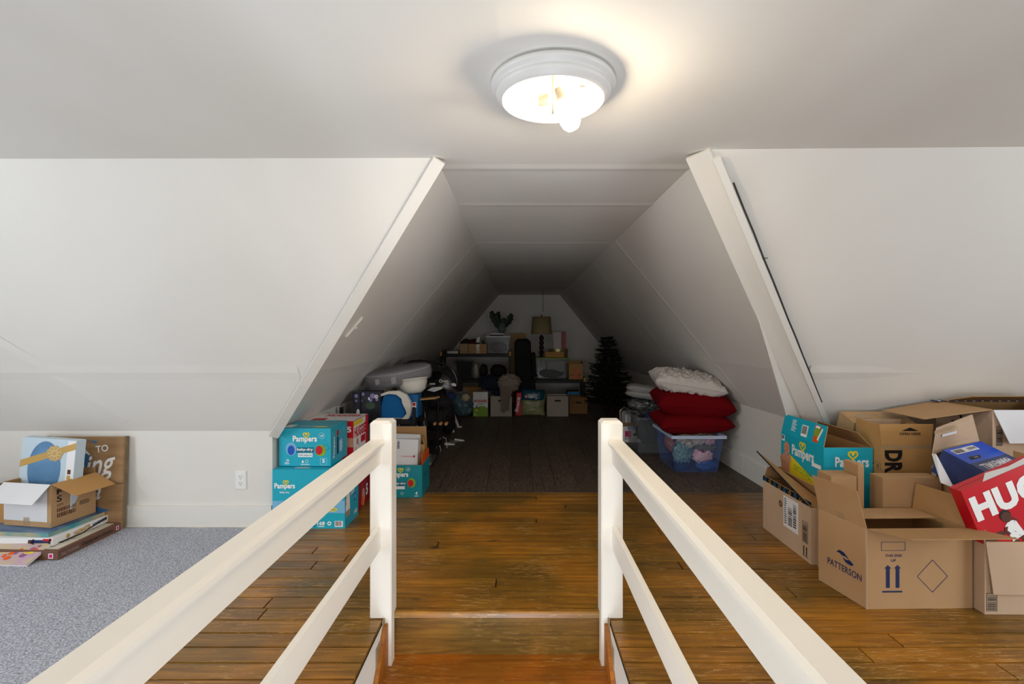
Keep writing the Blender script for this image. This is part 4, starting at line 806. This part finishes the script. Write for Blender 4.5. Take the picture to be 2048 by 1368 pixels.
single(cloth_ball((-.84, 5.95, .19), (.10, .12, .21), .25, 5, 61, flat=.9), 'black_sack', 'black_cloth', 'black sack on the floor holding up the small blue bundle', 'bag')
single(cloth_ball((-.80, 5.95, .45), (.07, .06, .055), .2, 4, 11), 'blue_bundle', mat('blue_cloth', (62, 76, 120), .8), 'small blue fabric bundle between the black jacket and pale blue bag', 'clothing')
# wire crate
t = root('wire_crate', (-.83, 4.66, 0), 'low black wire mesh crate on the floor right of the open turquoise box', 'crate')
mb = MB()
for i in range(9): y = -.16+i*.04; mb.tube([(.06, y, .002), (.06, y, .2)], .0018, 4); mb.tube([(-.06, y, .002), (.06, y, .002)], .0018, 4)
for i in range(6): z = .002+i*.0396; mb.tube([(.06, -.16, z), (.06, .16, z)], .0018, 4); mb.tube([(-.06, -.16, z), (.06, -.16, z)], .0018, 4)
for i in range(4): x = -.06+i*.04; mb.tube([(x, -.16, .002), (x, -.16, .2)], .0018, 4)
mb.build('wire_mesh', 'black_metal', t); MB().box((-.055, -.15, .004), (.05, .15, .03)).build('liner', 'ink_grey', t)
# white folding gate legs
def angle_leg(p0, p1, w, t_, nm, par):
    p0, p1 = Vector(p0), Vector(p1); d = (p1-p0).normalized(); s_ = Vector((1, 0, 0)); s_ = (s_-d*s_.dot(d)).normalized()*w; u_ = d.cross(s_).normalized()*t_
    MB().hexa([p0, p0+s_, p0+s_+u_, p0+u_, p1, p1+s_, p1+s_+u_, p1+u_]).build(nm, 'cream_plastic', par)
t = root('folding_highchair', (-.76, 6.1, 0), 'folded white frame with slanting flat legs beside the pale blue bag', 'high chair')
angle_leg((-.135, .40, .27), (-.01, .29, .012), .030, .02, 'leg', t); angle_leg((-.11, .0, .225), (-.015, -.13, .012), .026, .02, 'leg', t); MB().box((-.01, .27, .002), (.05, .30, .02)).build('foot', 'white_plastic', t)
MB().box((-.13, .0, .21), (-.115, .40, .24)).build('crossbar', 'cream_plastic', t)
t = root('folding_stand_base', (-.70, 5.42, 0), 'pair of white wedge feet on a grey base lying on the dark floor', 'stand')
MB().hexa([(-.08, -.06, .002), (.0, -.06, .002), (.05, .14, .002), (-.03, .14, .002), (-.08, -.06, .012), (0, -.06, .012), (.05, .14, .012), (-.03, .14, .012)]).build('base_plate', 'ink_grey', t)
for x, y in ((-.08, -.07), (.0, .13)): MB().hexa([(x, y, .002), (x+.11, y, .002), (x+.10, y+.04, .002), (x, y+.04, .002), (x, y, .026), (x+.11, y, .012), (x+.10, y+.04, .012), (x, y+.04, .026)]).build('foot', 'white_plastic', t)
t = root('white_cable', (-.79, 5.2, 0), 'thin white cable looping over the floor by the wire crate', 'cable'); MB().tube([(-.05, -.05, .005), (-.03, 0, .08), (.0, .02, .12), (.04, .03, .10), (.055, .0, .05), (.06, -.02, .008)], .003, 6).tube([(-.06, -.1, .10), (-.02, -.12, .09), (.01, -.14, .04), (.015, -.15, .006)], .003, 6).build('cord', 'white_plastic', t)
# ================================================================== alcove, far end
mat('bag_blue', (112, 146, 160), .3, rgb2=(60, 86, 100), scale=8, bump=.4, bscale=14)
t = root('clothes_bag', (-.80, 7.32, 0), 'pale blue plastic bag of clothes on the far floor beside the garment stand', 'bag')
cloth_ball((0, 0, .17), (.18, .15, .185), .2, 7, 4, flat=.9).build('bag', 'bag_blue', t, smooth=True); cloth_ball((-.03, -.02, .34), (.12, .10, .09), .3, 8, 6).build('bag_top', 'wrap_shiny', t, smooth=True); cloth_ball((.05, -.09, .28), (.07, .06, .06), .3, 8, 7).build('cream_cloth', 'ink_cream', t, smooth=True)
b = Carton('wipes_box', 'small white and lime green HUGGIES box standing on the far floor', (px(946, 7.27), 7.27, 0), .215, .16, .350, m='label_paper', open=False); P = b.face('f')
P.rect(0, 0, .215, .13, 'ink_green', 0); P.text('HUGGIES', .012, .205, .205, .245, 'ink_red', 1, .05); P.poly([(.04, .12), (.055, .175), (.07, .12)], 'bokeh_green', 1); P.poly([(.08, .12), (.09, .155), (.10, .12)], 'bokeh_green', 1); P.ell(.05, .09, .02, .02, 'ink_yellow', 1); P.rect(.1, .125, .18, .15, 'ink_green', 1); P.ell(.03, .03, .014, .014, 'ink_white', 1); P.lines(.07, .17, .16, .195, 2, 'ink_green'); P.build('front_print', b.r)
def cube_bin(x, label):
    t = root('storage_cube', (x+.155, 7.41, 0), label, 'storage box'); w, l, h = .155, .14, .295; m = mat('bin_grey', (168, 158, 146), .7)
    mb = MB(); e = .006; hz0, hz1 = .215, .240
    mb.box((-w, -l, .001), (w, -l+e, hz0)).box((-w, -l, hz1), (w, -l+e, h)).box((-w, -l, hz0), (-.045, -l+e, hz1)).box((.045, -l, hz0), (w, -l+e, hz1))
    mb.box((-w, l-e, .001), (w, l, h)).box((-w, -l+e, .001), (-w+e, l-e, h)).box((w-e, -l+e, .001), (w, l-e, h)).box((-w+e, -l+e, .001), (w-e, l-e, .007)); mb.build('body', m, t)
    MB().box((-.046, -l+e, hz0-.001), (.046, -l+e+.002, hz1+.001)).build('handle_slot', 'slot', t); return t
cube_bin(px(981, 7.27), 'grey fabric cube bin with a beige garment hanging over its front')
cube_bin(px(1094, 7.27), 'grey fabric cube bin with a clear handle slot, left of the wicker basket')
# clothes on and around the left cube
mat('beige_cloth', (150, 136, 124), .85, bump=.2, bscale=9); mat('navy_cloth', (26, 38, 58), .85, bump=.3, bscale=9)
t = root('beige_garment', (-.19, 7.25, .10), 'beige wrinkled garment draped over the left cube bin', 'clothing')
def drape(u, v):
    a = u*2-1; w = .058+.035*(v**2); x = a*w+.01+.13*(v**3)*max(0, a); z = .44*v-.0+(.02*math.sin(a*3)); y = -.02+.018*math.sin(a*15+v*2)+.11*max(0, v-.72)
    return (x, y, z-.02)
mb = MB().grid(drape, 36, 20); 
k = len(mb.v); mb.add([(x, y+.05, z) for x, y, z in mb.v[:k]], [f[::-1] for f in mb.f]); mb.build('sleeve', 'beige_cloth', t, smooth=True)
cloth_ball((.07, .05, .385), (.19, .11, .14), .3, 7, 12).build('body', 'beige_cloth', t, smooth=True)
single(cloth_ball((-.40, 7.50, .47), (.19, .12, .13), .25, 5, 13), 'navy_bag', 'navy_cloth', 'navy blue bag lying on top of the left cube bin', 'bag')
single(cloth_ball((-.24, 7.42, .33), (.14, .10, .07), .3, 6, 14), 'navy_cloth', 'navy_cloth', 'dark navy cloth bunched in the opening of the left cube bin', 'clothing')
single(put(MB().bevel((-.045, -.06, 0), (.045, .06, .34), .015), (px(1036, 7.4), 7.42, 0), 6, 0, 3), 'wipes_pack', 'red_card', 'upright red packet with white script between cube bin and pillow bag', 'packet', smooth=False)
P = Print(Vector((px(1030, 7.4)+.018, 7.352, .04)), (1, 0, 0), (0, 0, 1), (0, -1, 0)); P.text('Snack', -.10, .10, .14, .15, 'ink_white', 2, .03, .2, rot=80); o = P.build('lettering', None); o.parent = D['wipes_pack']; o.matrix_parent_inverse = Matrix.Translation(D['wipes_pack'].location).inverted()
t = root('pillow_bag', (px(1066, 7.3), 7.36, 0), 'squat plastic pillow bag, teal band reading SEAS over pale yellow', 'bag')
mat('bag_teal', (16, 76, 96), .3); mat('bag_yellow', (170, 168, 120), .35, rgb2=(120, 130, 92), scale=9)
q = pillow(.36, .26, .15, 20, .006, 2, corner=.05); put(q, (0, 0, .12), 0, 90, 0); q.v = [(x, y, z*1.02+.006) for x, y, z in q.v]; q.build('lower_band', 'bag_yellow', t, smooth=True)
q = pillow(.355, .20, .14, 20, .006, 4, corner=.03); put(q, (.0, .01, .285), 0, 84, 3); q.build('upper_band', 'bag_teal', t, smooth=True)
P = Print((-.18, -.066, .2), (1, 0, 0), (0, 0, 1), (0, -1, 0)); P.text('SEAS', .115, .065, .235, .115, 'ink_white', 2, .01); P.poly([(.06, .06), (.095, .06), (.085, .12), (.07, .12)], 'ink_red', 2); P.rect(.063, .08, .09, .095, 'ink_white', 3); P.build('lettering', t)
# wicker basket
t = root('wicker_basket', (px(1156, 7.5), 7.62, 0), 'brown woven wicker basket under the right shelf', 'basket')
mat('wicker', (142, 104, 56), .7); mb = MB(); rr = random.Random(4)
for r_ in range(9):
    for c_ in range(14):
        x = -.125+c_*.019; z = .004+r_*.026; o_ = .006*((r_+c_) % 2)
        if r_ in (6,) and 5 <= c_ <= 8: continue
        mb.box((x, -.122-o_, z), (x+.018, -.112, z+.022))
for sx in (-.13, .122): mb.box((sx, -.115, .003), (sx+.01, .11, .24))
mb.box((-.13, .105, .003), (.13, .115, .24)); mb.box((-.13, -.115, .003), (.13, .105, .012)); mb.box((-.13, -.114, .003), (.13, -.108, .15)); tag(mb.build('weave', 'wicker', t), kind='stuff')
MB().box((-.035, -.11, .155), (.045, -.106, .185)).build('handle_opening', 'slot', t); MB().tube([(-.13, -.12, .245), (.13, -.12, .245), (.13, .11, .245), (-.13, .11, .245), (-.13, -.12, .245)], .008, 6).build('rim', 'wicker', t)
# racks
rack('black shelving unit with yellow corner clips, left of the dark tall case', px(880, 7.95), px(1022, 7.95), 7.95, 8.35, (.10, .47, .885), .94, r=.02, clips=True, beam=.05)
rack('low black shelving unit with a yellow clip, beside the artificial tree', px(1066, 7.85), px(1171, 7.85), 7.85, 8.25, (.08, .48), .53, r=.02, clips=True, beam=.05)
# tall dark case
t = root('instrument_case', (px(1050, 7.55), 7.60, 0), 'tall soft black case standing between the two shelving units', 'case', ry=-2)
MB().bevel((-.125, -.09, .002), (.125, .09, 1.13), .05).build('body', mat('case_black', (9, 9, 10), .8), t); MB().bevel((.125, -.07, .55), (.19, .07, .92), .02).build('side_pocket', 'case_black', t); MB().tube([(-.05, -.095, .8), (-.04, -.12, .84), (.04, -.12, .84), (.05, -.095, .8)], .01, 6).build('grab_handle', 'case_black', t); MB().bevel((-.15, -.095, .002), (.17, .09, .55), .04).build('lower_pocket', 'case_black', t)
# clear bins
mat('bin_clear', (150, 156, 162), .12, alpha=.16, spec=.7); mat('bin_tint', (110, 146, 220), .12, alpha=.11, spec=.7); mat('lid_white', (220, 222, 226), .4); mat('lid_green', (112, 140, 30), .45); mat('bin_rim', (198, 212, 240), .3, spec=.5)
def clear_bin(name, label, c, w, l, h, body, lid=None, rim=None, tap=.88, rz=0):
    t = root(name, c, label, 'storage bin', rz=rz); k = tap; e = .004
    b0 = [(-w/2*k, -l/2*k, .001), (w/2*k, -l/2*k, .001), (w/2*k, l/2*k, .001), (-w/2*k, l/2*k, .001)]; b1 = [(-w/2, -l/2, h), (w/2, -l/2, h), (w/2, l/2, h), (-w/2, l/2, h)]
    def sh(p, s_, dz=0): return (p[0]-math.copysign(s_, p[0]), p[1]-math.copysign(s_, p[1]), p[2]+dz)
    v = b0+b1+[sh(p, e, e) for p in b0]+[sh(p, e) for p in b1]
    MB().add(v, [(3, 2, 1, 0)]+[(i, (i+1) % 4, 4+(i+1) % 4, 4+i) for i in range(4)]+[(8, 9, 10, 11)]+[(8+(i+1) % 4, 8+i, 12+i, 12+(i+1) % 4) for i in range(4)]+[(4+i, 4+(i+1) % 4, 12+(i+1) % 4, 12+i) for i in range(4)]).build('body', body, t)
    g = .018
    if rim: MB().box((-w/2-g, -l/2-g, h-.022), (w/2+g, -l/2, h+.004)).box((-w/2-g, l/2, h-.022), (w/2+g, l/2+g, h+.004)).box((-w/2-g, -l/2, h-.022), (-w/2, l/2, h+.004)).box((w/2, -l/2, h-.022), (w/2+g, l/2, h+.004)).build('rim', rim, t)
    if lid: MB().bevel((-w/2-g, -l/2-g, h+.001), (w/2+g, l/2+g, h+.022), .006).build('lid', lid, t)
    return t
clear_bin('clear_bin', 'clear bin with white lid on the top shelf, under the vase and books', (px(996, 8.0), 8.14, .888), .36, .28, .26, 'bin_clear', 'lid_white')
single(cloth_ball((px(996, 8.0), 8.14, .985), (.15, .11, .09), .2, 6, 21, flat=.9), 'brown_clothes', mat('mauve_cloth', (112, 94, 90), .8), 'brownish clothes inside the clear bin on the top shelf', 'clothing')
for k, (m_, dx) in enumerate((('slot', 0), ('label_paper', .01))): single(MB().bevel((px(975, 8.0)+dx+.03, 8.05, 1.172+k*.021), (px(1006, 8.0)+dx, 8.22, 1.192+k*.021), .002), 'book', m_, ('dark closed book directly on the white bin lid', 'pale closed book directly under the glass vase')[k], 'book', smooth=False)
t = root('flower_vase', (px(1003, 8.0), 8.13, 1.215), 'clear glass vase with green fern leaves on the white lidded bin', 'vase')
MB().lathe([(0, 0), (.045, 0), (.062, .02), (.072, .07), (.066, .12), (.05, .15), (.056, .165), (.054, .165), (.046, .15), (.06, .12), (.066, .07), (.055, .02), (0, .008)], 24).build('glass', mat('vase_glass', (120, 136, 130), .08, alpha=.45, spec=.8), t, smooth=True)
mat('leaf', (26, 42, 20), .6)
for k, (dx, h_, bend) in enumerate(((-.17, .31, -.06), (-.06, .30, -.09), (.16, .27, .05), (.04, .2, .02), (-.1, .17, -.05))):
    mb = MB(); pts = [Vector((dx*s_+bend*s_*s_*(1-s_)*2, .01*k, .05+h_*s_)) for s_ in [i/9 for i in range(10)]]
    mb.tube(pts, .004, 5); n = len(mb.v)
    tg = Vector((dx, 0, h_)).normalized(); sd = Vector((tg.z, .25, -tg.x)).normalized()
    for i in range(2, 10):
        p = pts[i]; w_ = .052*math.sin(math.pi*(i-1)/9.5)+.012; w_ *= 1 if i % 2 else .72
        mb.add([p-sd*w_+Vector((0, .008, -.01)), p+Vector((0, -.004, .004)), p+sd*w_+Vector((0, .008, -.01))], [])
    for i in range(7): a_ = n+3*i; mb.f += [[a_, a_+1, a_+4, a_+3], [a_+1, a_+2, a_+5, a_+4]]; mb.mi += [0, 0]
    mb.build('fern_leaf', 'leaf', t)
for k, (a_, b_, mm, lb) in enumerate(((919.7, 936, 'kraft', 'small kraft box with shiny tape at the left on the top shelf'), (937, 973.5, 'kraft', 'wider kraft box with a centre tape seam on the top shelf'))):
    b = Carton('cardboard_box', lb, (px(a_, 7.98), 7.98, .888), (b_-a_)*7.98/1000, .24, .155, m=mm, open=(k == 1)); P = b.face('f'); w_ = b.w; P.rect(w_*.42, .0 if k else .02, w_*.60, .15, 'wrap_shiny' if k == 0 else 'tape', 1); P.build('tape', b.r)
single(cloth_ball((px(946, 8.1), 8.12, 1.02), (.13, .09, .10), .3, 6, 22), 'red_cloth', mat('dark_red_cloth', (70, 12, 22), .8), 'dark red cloth heaped in the wider kraft box', 'clothing')
single(MB().plate([(px(952, 8), 8.0, 1.07), (px(958, 8), 8.0, 1.06), (px(961, 8), 8.0, 1.15), (px(955, 8), 8.0, 1.155)], .003), 'gift_tag', 'label_paper', 'white tag standing on the dark red cloth', 'tag', smooth=False)
mb = MB()
for k in range(14): a_ = k*.45; mb.tube([(px(966, 8), 8.1, 1.0), (px(966, 8)+.05*math.cos(a_), 8.1+.04*math.sin(a_), 1.06+.013*k)], .006, 4, r1=.001)
single(mb, 'pine_sprig', 'leaf', 'small dark evergreen sprig beside the lidded clear bin', 'plant')
single(put(MB().bevel((-.09, -.1, 0), (.09, .1, .045), .006), (px(905, 8.0), 8.12, .888)), 'baking_tray', 'metal', 'flat metal tray at the left end of the top shelf', 'tray', smooth=False)
single(cloth_ball((px(930, 8.0), 8.12, 1.03), (.10, .06, .10), .3, 6, 25), 'green_garland', mat('dark_green', (34, 36, 26), .8), 'dark greenish garland behind the small taped box', 'decoration')
# second shelf
clear_bin('clear_bin', 'dark filled clear bin on the middle shelf, left of the white bag', (px(928, 8.0), 8.14, .473), .25, .25, .27, mat('bin_smoke', (70, 72, 76), .15, alpha=.6), 'bin_smoke')
single(cloth_ball((px(928, 8), 8.14, .585), (.10, .09, .09), .25, 6, 26, flat=.9), 'dark_clothes', 'black_cloth', 'dark clothes inside the smoky bin on the middle shelf', 'clothing')
single(cloth_ball((px(951, 8), 8.1, .60), (.045, .05, .125), .2, 6, 27, flat=.95), 'white_bag', mat('white_bag', (190, 182, 172), .5), 'upright off-white paper bag on the middle shelf', 'bag')
single(cloth_ball((px(966, 8), 8.12, .60), (.075, .06, .125), .25, 7, 28, flat=.95), 'patterned_bag', mat('leopard', (58, 50, 40), .7, rgb2=(18, 16, 15), scale=22), 'dark spotted gift bag in the middle of the shelf', 'bag')
single(cloth_ball((px(996, 8), 8.12, .60), (.14, .07, .12), .2, 6, 29, flat=.95), 'dark_red_bag', mat('wine_cloth', (38, 20, 22), .7, rgb2=(20, 16, 16), scale=12), 'wide dark wine-red bag at the right of the middle shelf', 'bag')
b = Carton('cardboard_box', 'kraft box with crumpled film on the floor behind the pale blue bag', (px(925, 7.9), 7.98, .102), .30, .2, .25, m='kraft_ochre')
b = Carton('cardboard_box', 'tall kraft box leaning on the back wall behind the dark case', (px(1022, 8.6), 8.75, 0), .26, .1, 1.215, m='kraft', open=False)
# right rack contents
clear_bin('clear_bin', 'clear bin with lime green lid on the low shelving unit', (px(1104, 7.95), 8.04, .483), .49, .32, .325, 'bin_clear', 'lid_green')
single(cloth_ball((px(1104, 7.95), 8.04, .57), (.20, .12, .085), .2, 6, 31, flat=.9), 'grey_green_cloth', mat('sage_cloth', (74, 82, 76), .8), 'grey-green cloth filling the lime-lidded bin', 'clothing')
single(put(MB().bevel((-.14, -.02, 0), (.14, .02, .17), .006), (px(1112, 7.95), 7.99, .60), 0, -8), 'paper_folder', mat('paper_pale', (176, 170, 164), .7), 'pale paper folder inside the lime-lidded bin', 'folder', smooth=False)
b = Carton('cardboard_box', 'shallow open kraft tray on the lime green lid, under the lamp', (px(1090, 7.95), 7.93, .832), .30, .22, .085, m='kraft_ochre', inn='kraft')
t = root('round_tin', (px(1116, 8.0)+.02, 8.12, .832), 'round yellowish tin behind the shallow kraft tray', 'tin'); MB().lathe([(0, 0), (.15, 0), (.15, .125), (0, .125)], 30, sq=(1, .55)).build('body', mat('tin_yellow', (150, 138, 92), .3, metal=.5), t, smooth=False); MB().lathe([(.151, .095), (.154, .1), (.154, .13), (0, .131)], 30, sq=(1, .56)).build('lid', 'tin_yellow', t)
single(put(MB().bevel((-.065, -.03, 0), (.065, .03, .27), .008), (px(1116, 8.0)+.0, 8.12, .966), 0, 0, -2), 'paper_bag', mat('paper_white', (196, 188, 184), .6), 'white and red paper bag standing on the round tin', 'bag', smooth=False)
single(put(MB().bevel((-.03, -.035, 0), (.03, .035, .275), .006), (px(1129, 8.0), 8.13, .966)), 'red_box', 'red_dark', 'narrow dark red box right of the white paper bag', 'box', smooth=False)
b = Carton('shipping_box', 'small kraft box with an orange-red tape stripe right of the lime-lidded bin', (px(1137.5, 7.9), 7.9, .483), .225, .22, .25, m='kraft_ochre', rz=0); P = b.face('f'); P.rect(.09, 0, .145, .16, mat('tape_red', (224, 74, 36), .4), 1); P.line([(.02, .085), (.05, .068), (.08, .065)], .008, 'ink_black', 2); P.line([(.15, .065), (.18, .075), (.20, .09)], .008, 'ink_black', 2); P.build('tape', b.r); b.flap('b', .03, 100); b.flap('r', .03, 80)
b = Carton('book_box', 'blue-topped box on the low shelf behind the wicker basket', (px(1134, 8.0), 7.95, .083), .19, .2, .21, m='slot', open=False); P = b.face('f'); P.rect(0, .15, .19, .20, 'ink_cyan', 1); P.lines(.03, .06, .16, .13, 4, 'ink_grey'); P.build('front_print', b.r)
# table lamp
t = root('table_lamp', (px(1084, 8.15), 8.32, .0), 'table lamp with a beige drum shade and dark twisted stem, behind the lime-lidded bin', 'lamp')
MB().lathe([(.175, 0), (.151, .285), (.149, .285), (.173, 0)], 36, c=(0, 0, 1.20)).build('lamp_shade', mat('shade_beige', (150, 132, 96), .8), t, smooth=True)
mb = MB(); 
for s_ in (0, math.pi): mb.tube([(.022*math.cos(s_+k*.5), .022*math.sin(s_+k*.5), .82+k*.0125) for k in range(30)], .018, 8)
mb.build('twisted_stem', mat('dark_bronze', (50, 36, 26), .4, metal=.4), t, smooth=True); MB().lathe([(0, 0), (.09, 0), (.09, .02), (.03, .05), (.02, .32), (0, .32)], 24, c=(0, 0, .50)).build('base', 'dark_bronze', t); MB().tube([(0, 0, 1.18), (0, 0, 1.50)], .006, 6).build('harp', 'dark_bronze', t); MB().lathe([(0, 0), (.012, .005), (.006, .02), (.01, .03), (0, .04)], 12, c=(0, 0, 1.49)).build('finial', 'dark_bronze', t)
MB().lathe([(.006, 0), (.155, .003), (.155, 0), (.006, -.003)], 16, c=(0, 0, 1.484)).build('shade_spider', 'dark_bronze', t)
mbx = MB().tube([(px(1086, 8.45), 8.45, 1.58), (px(1086, 8.45), 8.45, CE-.002)], .004, 6); single(mbx, 'pull_cord', 'slot', 'thin dark cord hanging from the alcove ceiling above the lamp', 'cord'); 
# artificial tree
t = root('artificial_tree', (px(1222, 7.5), 7.55, 0), 'dark green artificial Christmas tree leaning under the right slope', 'christmas tree', ry=2)
MB().tube([(0, 0, .08), (-.09, 0, 1.15)], .016, 8, r1=.006).build('trunk', 'ink_brown', t)
for k in range(3): a_ = k*2.1; MB().tube([(0, 0, .12), (.16*math.cos(a_), .16*math.sin(a_), .004)], .01, 6).build('stand_leg', 'black_metal', t)
rr = random.Random(9); mat('needle', (26, 36, 18), .7)
for lv in range(19):
    z = .15+lv*.054; rad = .41*(1-lv/20)**.8+.02; nb = max(6, 14-lv//2)
    for k in range(nb):
        a_ = 2*math.pi*(k+rr.random()*.6)/nb; L = rad*rr.uniform(.8, 1.08); cx = -.09*(z-.08)/1.07
        d = Vector((math.cos(a_), math.sin(a_)*.8, rr.uniform(-.12, .28))); p0 = Vector((cx, 0, z)); mb = MB(); pe = p0+d*L
        mb.tube([p0, p0+d*L*.6, pe+Vector((0, 0, -.01))], .006, 4, r1=.003)
        n_ = int(34+L*150)
        for j in range(n_):
            f_ = .08+.92*j/n_; c_ = p0+d*L*f_; o_ = Vector((rr.uniform(-1, 1), rr.uniform(-1, 1), rr.uniform(-1, 1))).normalized(); s_ = (o_.cross(d)).normalized()*.008; e_ = c_+(o_*.042+d*.028)
            mb.add([c_-s_, c_+s_, e_], [(0, 1, 2)])
        mb.build('branch', 'needle', t)
# ================================================================== alcove, right side
t = clear_bin('clothes_tub', 'blue-tinted clear tub overflowing with clothes beneath the red pillows', (1.535, 4.52, 0), .43, .56, .322, 'bin_tint', None, 'bin_rim', .84)
def clump(c, r, m, label, seed, amp=.28, fr=7):
    r = (r[0]*1.3, r[1]*1.05, r[2]*1.3) if seed < 50 else r
    return single(cloth_ball(c, r, amp, fr, seed, flat=.9), 'folded_garment', m, label, 'clothing', None)
mat('teal_print', (36, 96, 96), .8, rgb2=(150, 180, 176), scale=60); mat('floral', (222, 214, 200), .8, rgb2=(150, 130, 60), scale=26); mat('pink_cloth', (216, 158, 170), .8, rgb2=(236, 206, 206), scale=12); mat('olive_cloth', (112, 112, 76), .8); mat('cream_cloth', (206, 190, 176), .8); mat('navy2', (24, 32, 60), .85); mat('magenta_cloth', (150, 40, 90), .8); mat('blue_cloth2', (54, 84, 150), .8)
clump((1.43, 4.335, .15), (.07, .05, .09), 'teal_print', 'teal patterned garment pressed against the front of the clear tub', 41)
clump((1.47, 4.36, .255), (.07, .07, .06), 'floral', 'cream floral garment high in the clear tub', 42)
clump((1.565, 4.345, .275), (.075, .06, .045), 'cream_cloth', 'plain cream garment at the top of the clear tub', 43)
clump((1.65, 4.36, .265), (.06, .06, .045), 'pink_cloth', 'pink garment in the top right corner of the clear tub', 44)
clump((1.625, 4.34, .205), (.085, .05, .028), 'olive_cloth', 'olive green garment across the middle of the clear tub', 45)
clump((1.60, 4.335, .135), (.075, .05, .06), 'pink_cloth', 'pale pink ruffled garment low in the clear tub', 46, .35, 9)
clump((1.60, 4.315, .182), (.03, .02, .018), 'magenta_cloth', 'small magenta garment in the centre of the clear tub', 47)
clump((1.42, 4.35, .06), (.06, .06, .05), 'navy2', 'navy garment at the bottom left of the clear tub', 48)
clump((1.64, 4.35, .055), (.075, .06, .045), 'blue_cloth2', 'blue garment at the bottom right of the clear tub', 49)
clump((1.53, 4.58, .19), (.16, .15, .15), mat('brownish', (96, 78, 74), .8), 'brown mixed clothes filling the rear of the clear tub', 50)
clump((1.375, 4.52, .21), (.035, .14, .09), mat('rose_cloth', (176, 120, 112), .8), 'rose coloured garment along the left side of the clear tub', 52)
single(cloth_ball((1.56, 4.42, .335), (.17, .14, .035), .2, 7, 51), 'knit_blanket', mat('grey_knit', (92, 88, 76), .9, rgb2=(140, 134, 118), scale=40), 'grey-brown knitted blanket between the tub and the lower red pillow', 'blanket')
mat('red_velvet', (108, 4, 14), .85, bump=.12, bscale=60, spec=.1); mat('pillow_white', (206, 200, 194), .75, bump=.05)
q = pillow(.64, .40, .19, 34, .004, 3, corner=.08); put(q, (1.528, 4.43, .425), 2, 8, -1); single(q, 'red_pillow', 'red_velvet', 'lower of the two dark red pillows, resting on the clear tub', 'pillow')
q = pillow(.66, .42, .25, 34, .004, 6, corner=.09); put(q, (1.54, 4.44, .592), -3, 10, 3); single(q, 'red_pillow', 'red_velvet', 'upper of the two dark red pillows, under the white pillow', 'pillow')
q = pillow(.62, .40, .165, 50, .022, 9, corner=.10, fr=16); put(q, (1.495, 4.43, .762), -4, 8, 9); single(q, 'white_pillow', 'pillow_white', 'wrinkled white pillow on top of the red pillows', 'pillow')
# second tub behind, plastic bags, pads
clear_bin('clear_bin', 'open clear bin of dark clothes behind the tub, under the wrapped pads', (1.36, 5.2, 0), .36, .5, .36, 'bin_clear', None, 'bin_clear', .86)
clump((1.36, 5.2, .19), (.13, .19, .16), mat('charcoal_cloth', (38, 36, 42), .85), 'charcoal clothes in the bin behind the tub', 53)
single(cloth_ball((1.33, 4.98, .37), (.07, .06, .05), .3, 7, 54), 'blue_garment', mat('royal_cloth', (26, 50, 96), .8), 'dark blue garment poking out left of the lower red pillow', 'clothing')
single(cloth_ball((1.30, 5.15, .47), (.17, .15, .075), .35, 8, 55), 'plastic_bag', mat('bag_silver', (120, 122, 120), .15, spec=.9, rgb2=(58, 60, 60), scale=9, bump=.5, bscale=20), 'crumpled clear plastic bag under the wrapped white pads', 'bag')
t = root('wrapped_pad', (1.30, 5.10, .535), 'stack of two white crib pads in grey plastic, left of the white pillow', 'mattress', rz=-14, ry=7)
for k in range(2): 
    q = pillow(.40, .34, .075, 20, .004, 11+k, corner=.02); put(q, (0, 0, .04+k*.055)); q.build('pad', mat('pad_plastic', (168, 166, 166), .25, spec=.7, bump=.1), t, smooth=True)
# fruit carton with coffee maker
b = Carton('fruit_box', 'white fruit box with blue lettering and a pink paper square behind the right post', (px(1240, 5.5), 5.5, 0), .31, .26, .175, m='card_white', inn='kraft_dark')
P = b.face('f'); P.rect(.09, .145, .24, .172, 'ink_blue', 1); P.text('SUNTREAT', .10, .150, .21, .168, 'ink_white', 2, .02); P.ring(.25, .155, .03, .008, 'ink_red', 2, 16); P.ell(.25, .155, .024, .018, 'ink_blue', 1); P.rect(.055, .06, .125, .125, 'ink_pink', 3); P.poly([(.15, .07), (.20, .07), (.215, .085), (.2, .10), (.15, .10), (.135, .085)], 'ink_black', 2); P.text('BANANAS', .055, .032, .235, .052, 'ink_navy', 1, .0); P.ell(.148, .018, .008, .008, 'ink_red', 2); P.text('US', .11, .012, .13, .024, 'ink_navy', 1, .02); P.text('US', .165, .012, .185, .024, 'ink_navy', 1, .02); P.build('front_print', b.r)
MB().box((-.150, -.129, .155), (.150, -.1265, .215)).build('inner_lip', 'kraft_dark', b.r)
t = root('coffee_maker', (px(1254, 5.55), 5.62, .03), 'small grey and white appliance standing in the fruit box', 'appliance')
MB().bevel((-.05, -.04, 0), (.05, .05, .30), .02).build('body', 'ink_grey', t); MB().bevel((-.012, -.055, .14), (.048, -.03, .27), .012).build('white_panel', 'white_plastic', t); MB().tube([(-.06, 0, .2), (-.065, 0, .30), (-.02, 0, .34), (.04, 0, .31)], .008, 6).build('handle', 'metal', t)
t = root('coiled_cable', (px(1276, 5.55), 5.62, .02), 'loose tangle of pale cable in the fruit box beside the appliance', 'cable'); MB().tube([(.045*math.cos(k*.55)*(1-.012*k), .03*math.sin(k*.55), .16+.005*k+.012*math.sin(k)) for k in range(32)], .004, 6).tube([(0, 0, .01), (.0, 0, .16)], .006, 6).build('cord', 'cream_plastic', t)
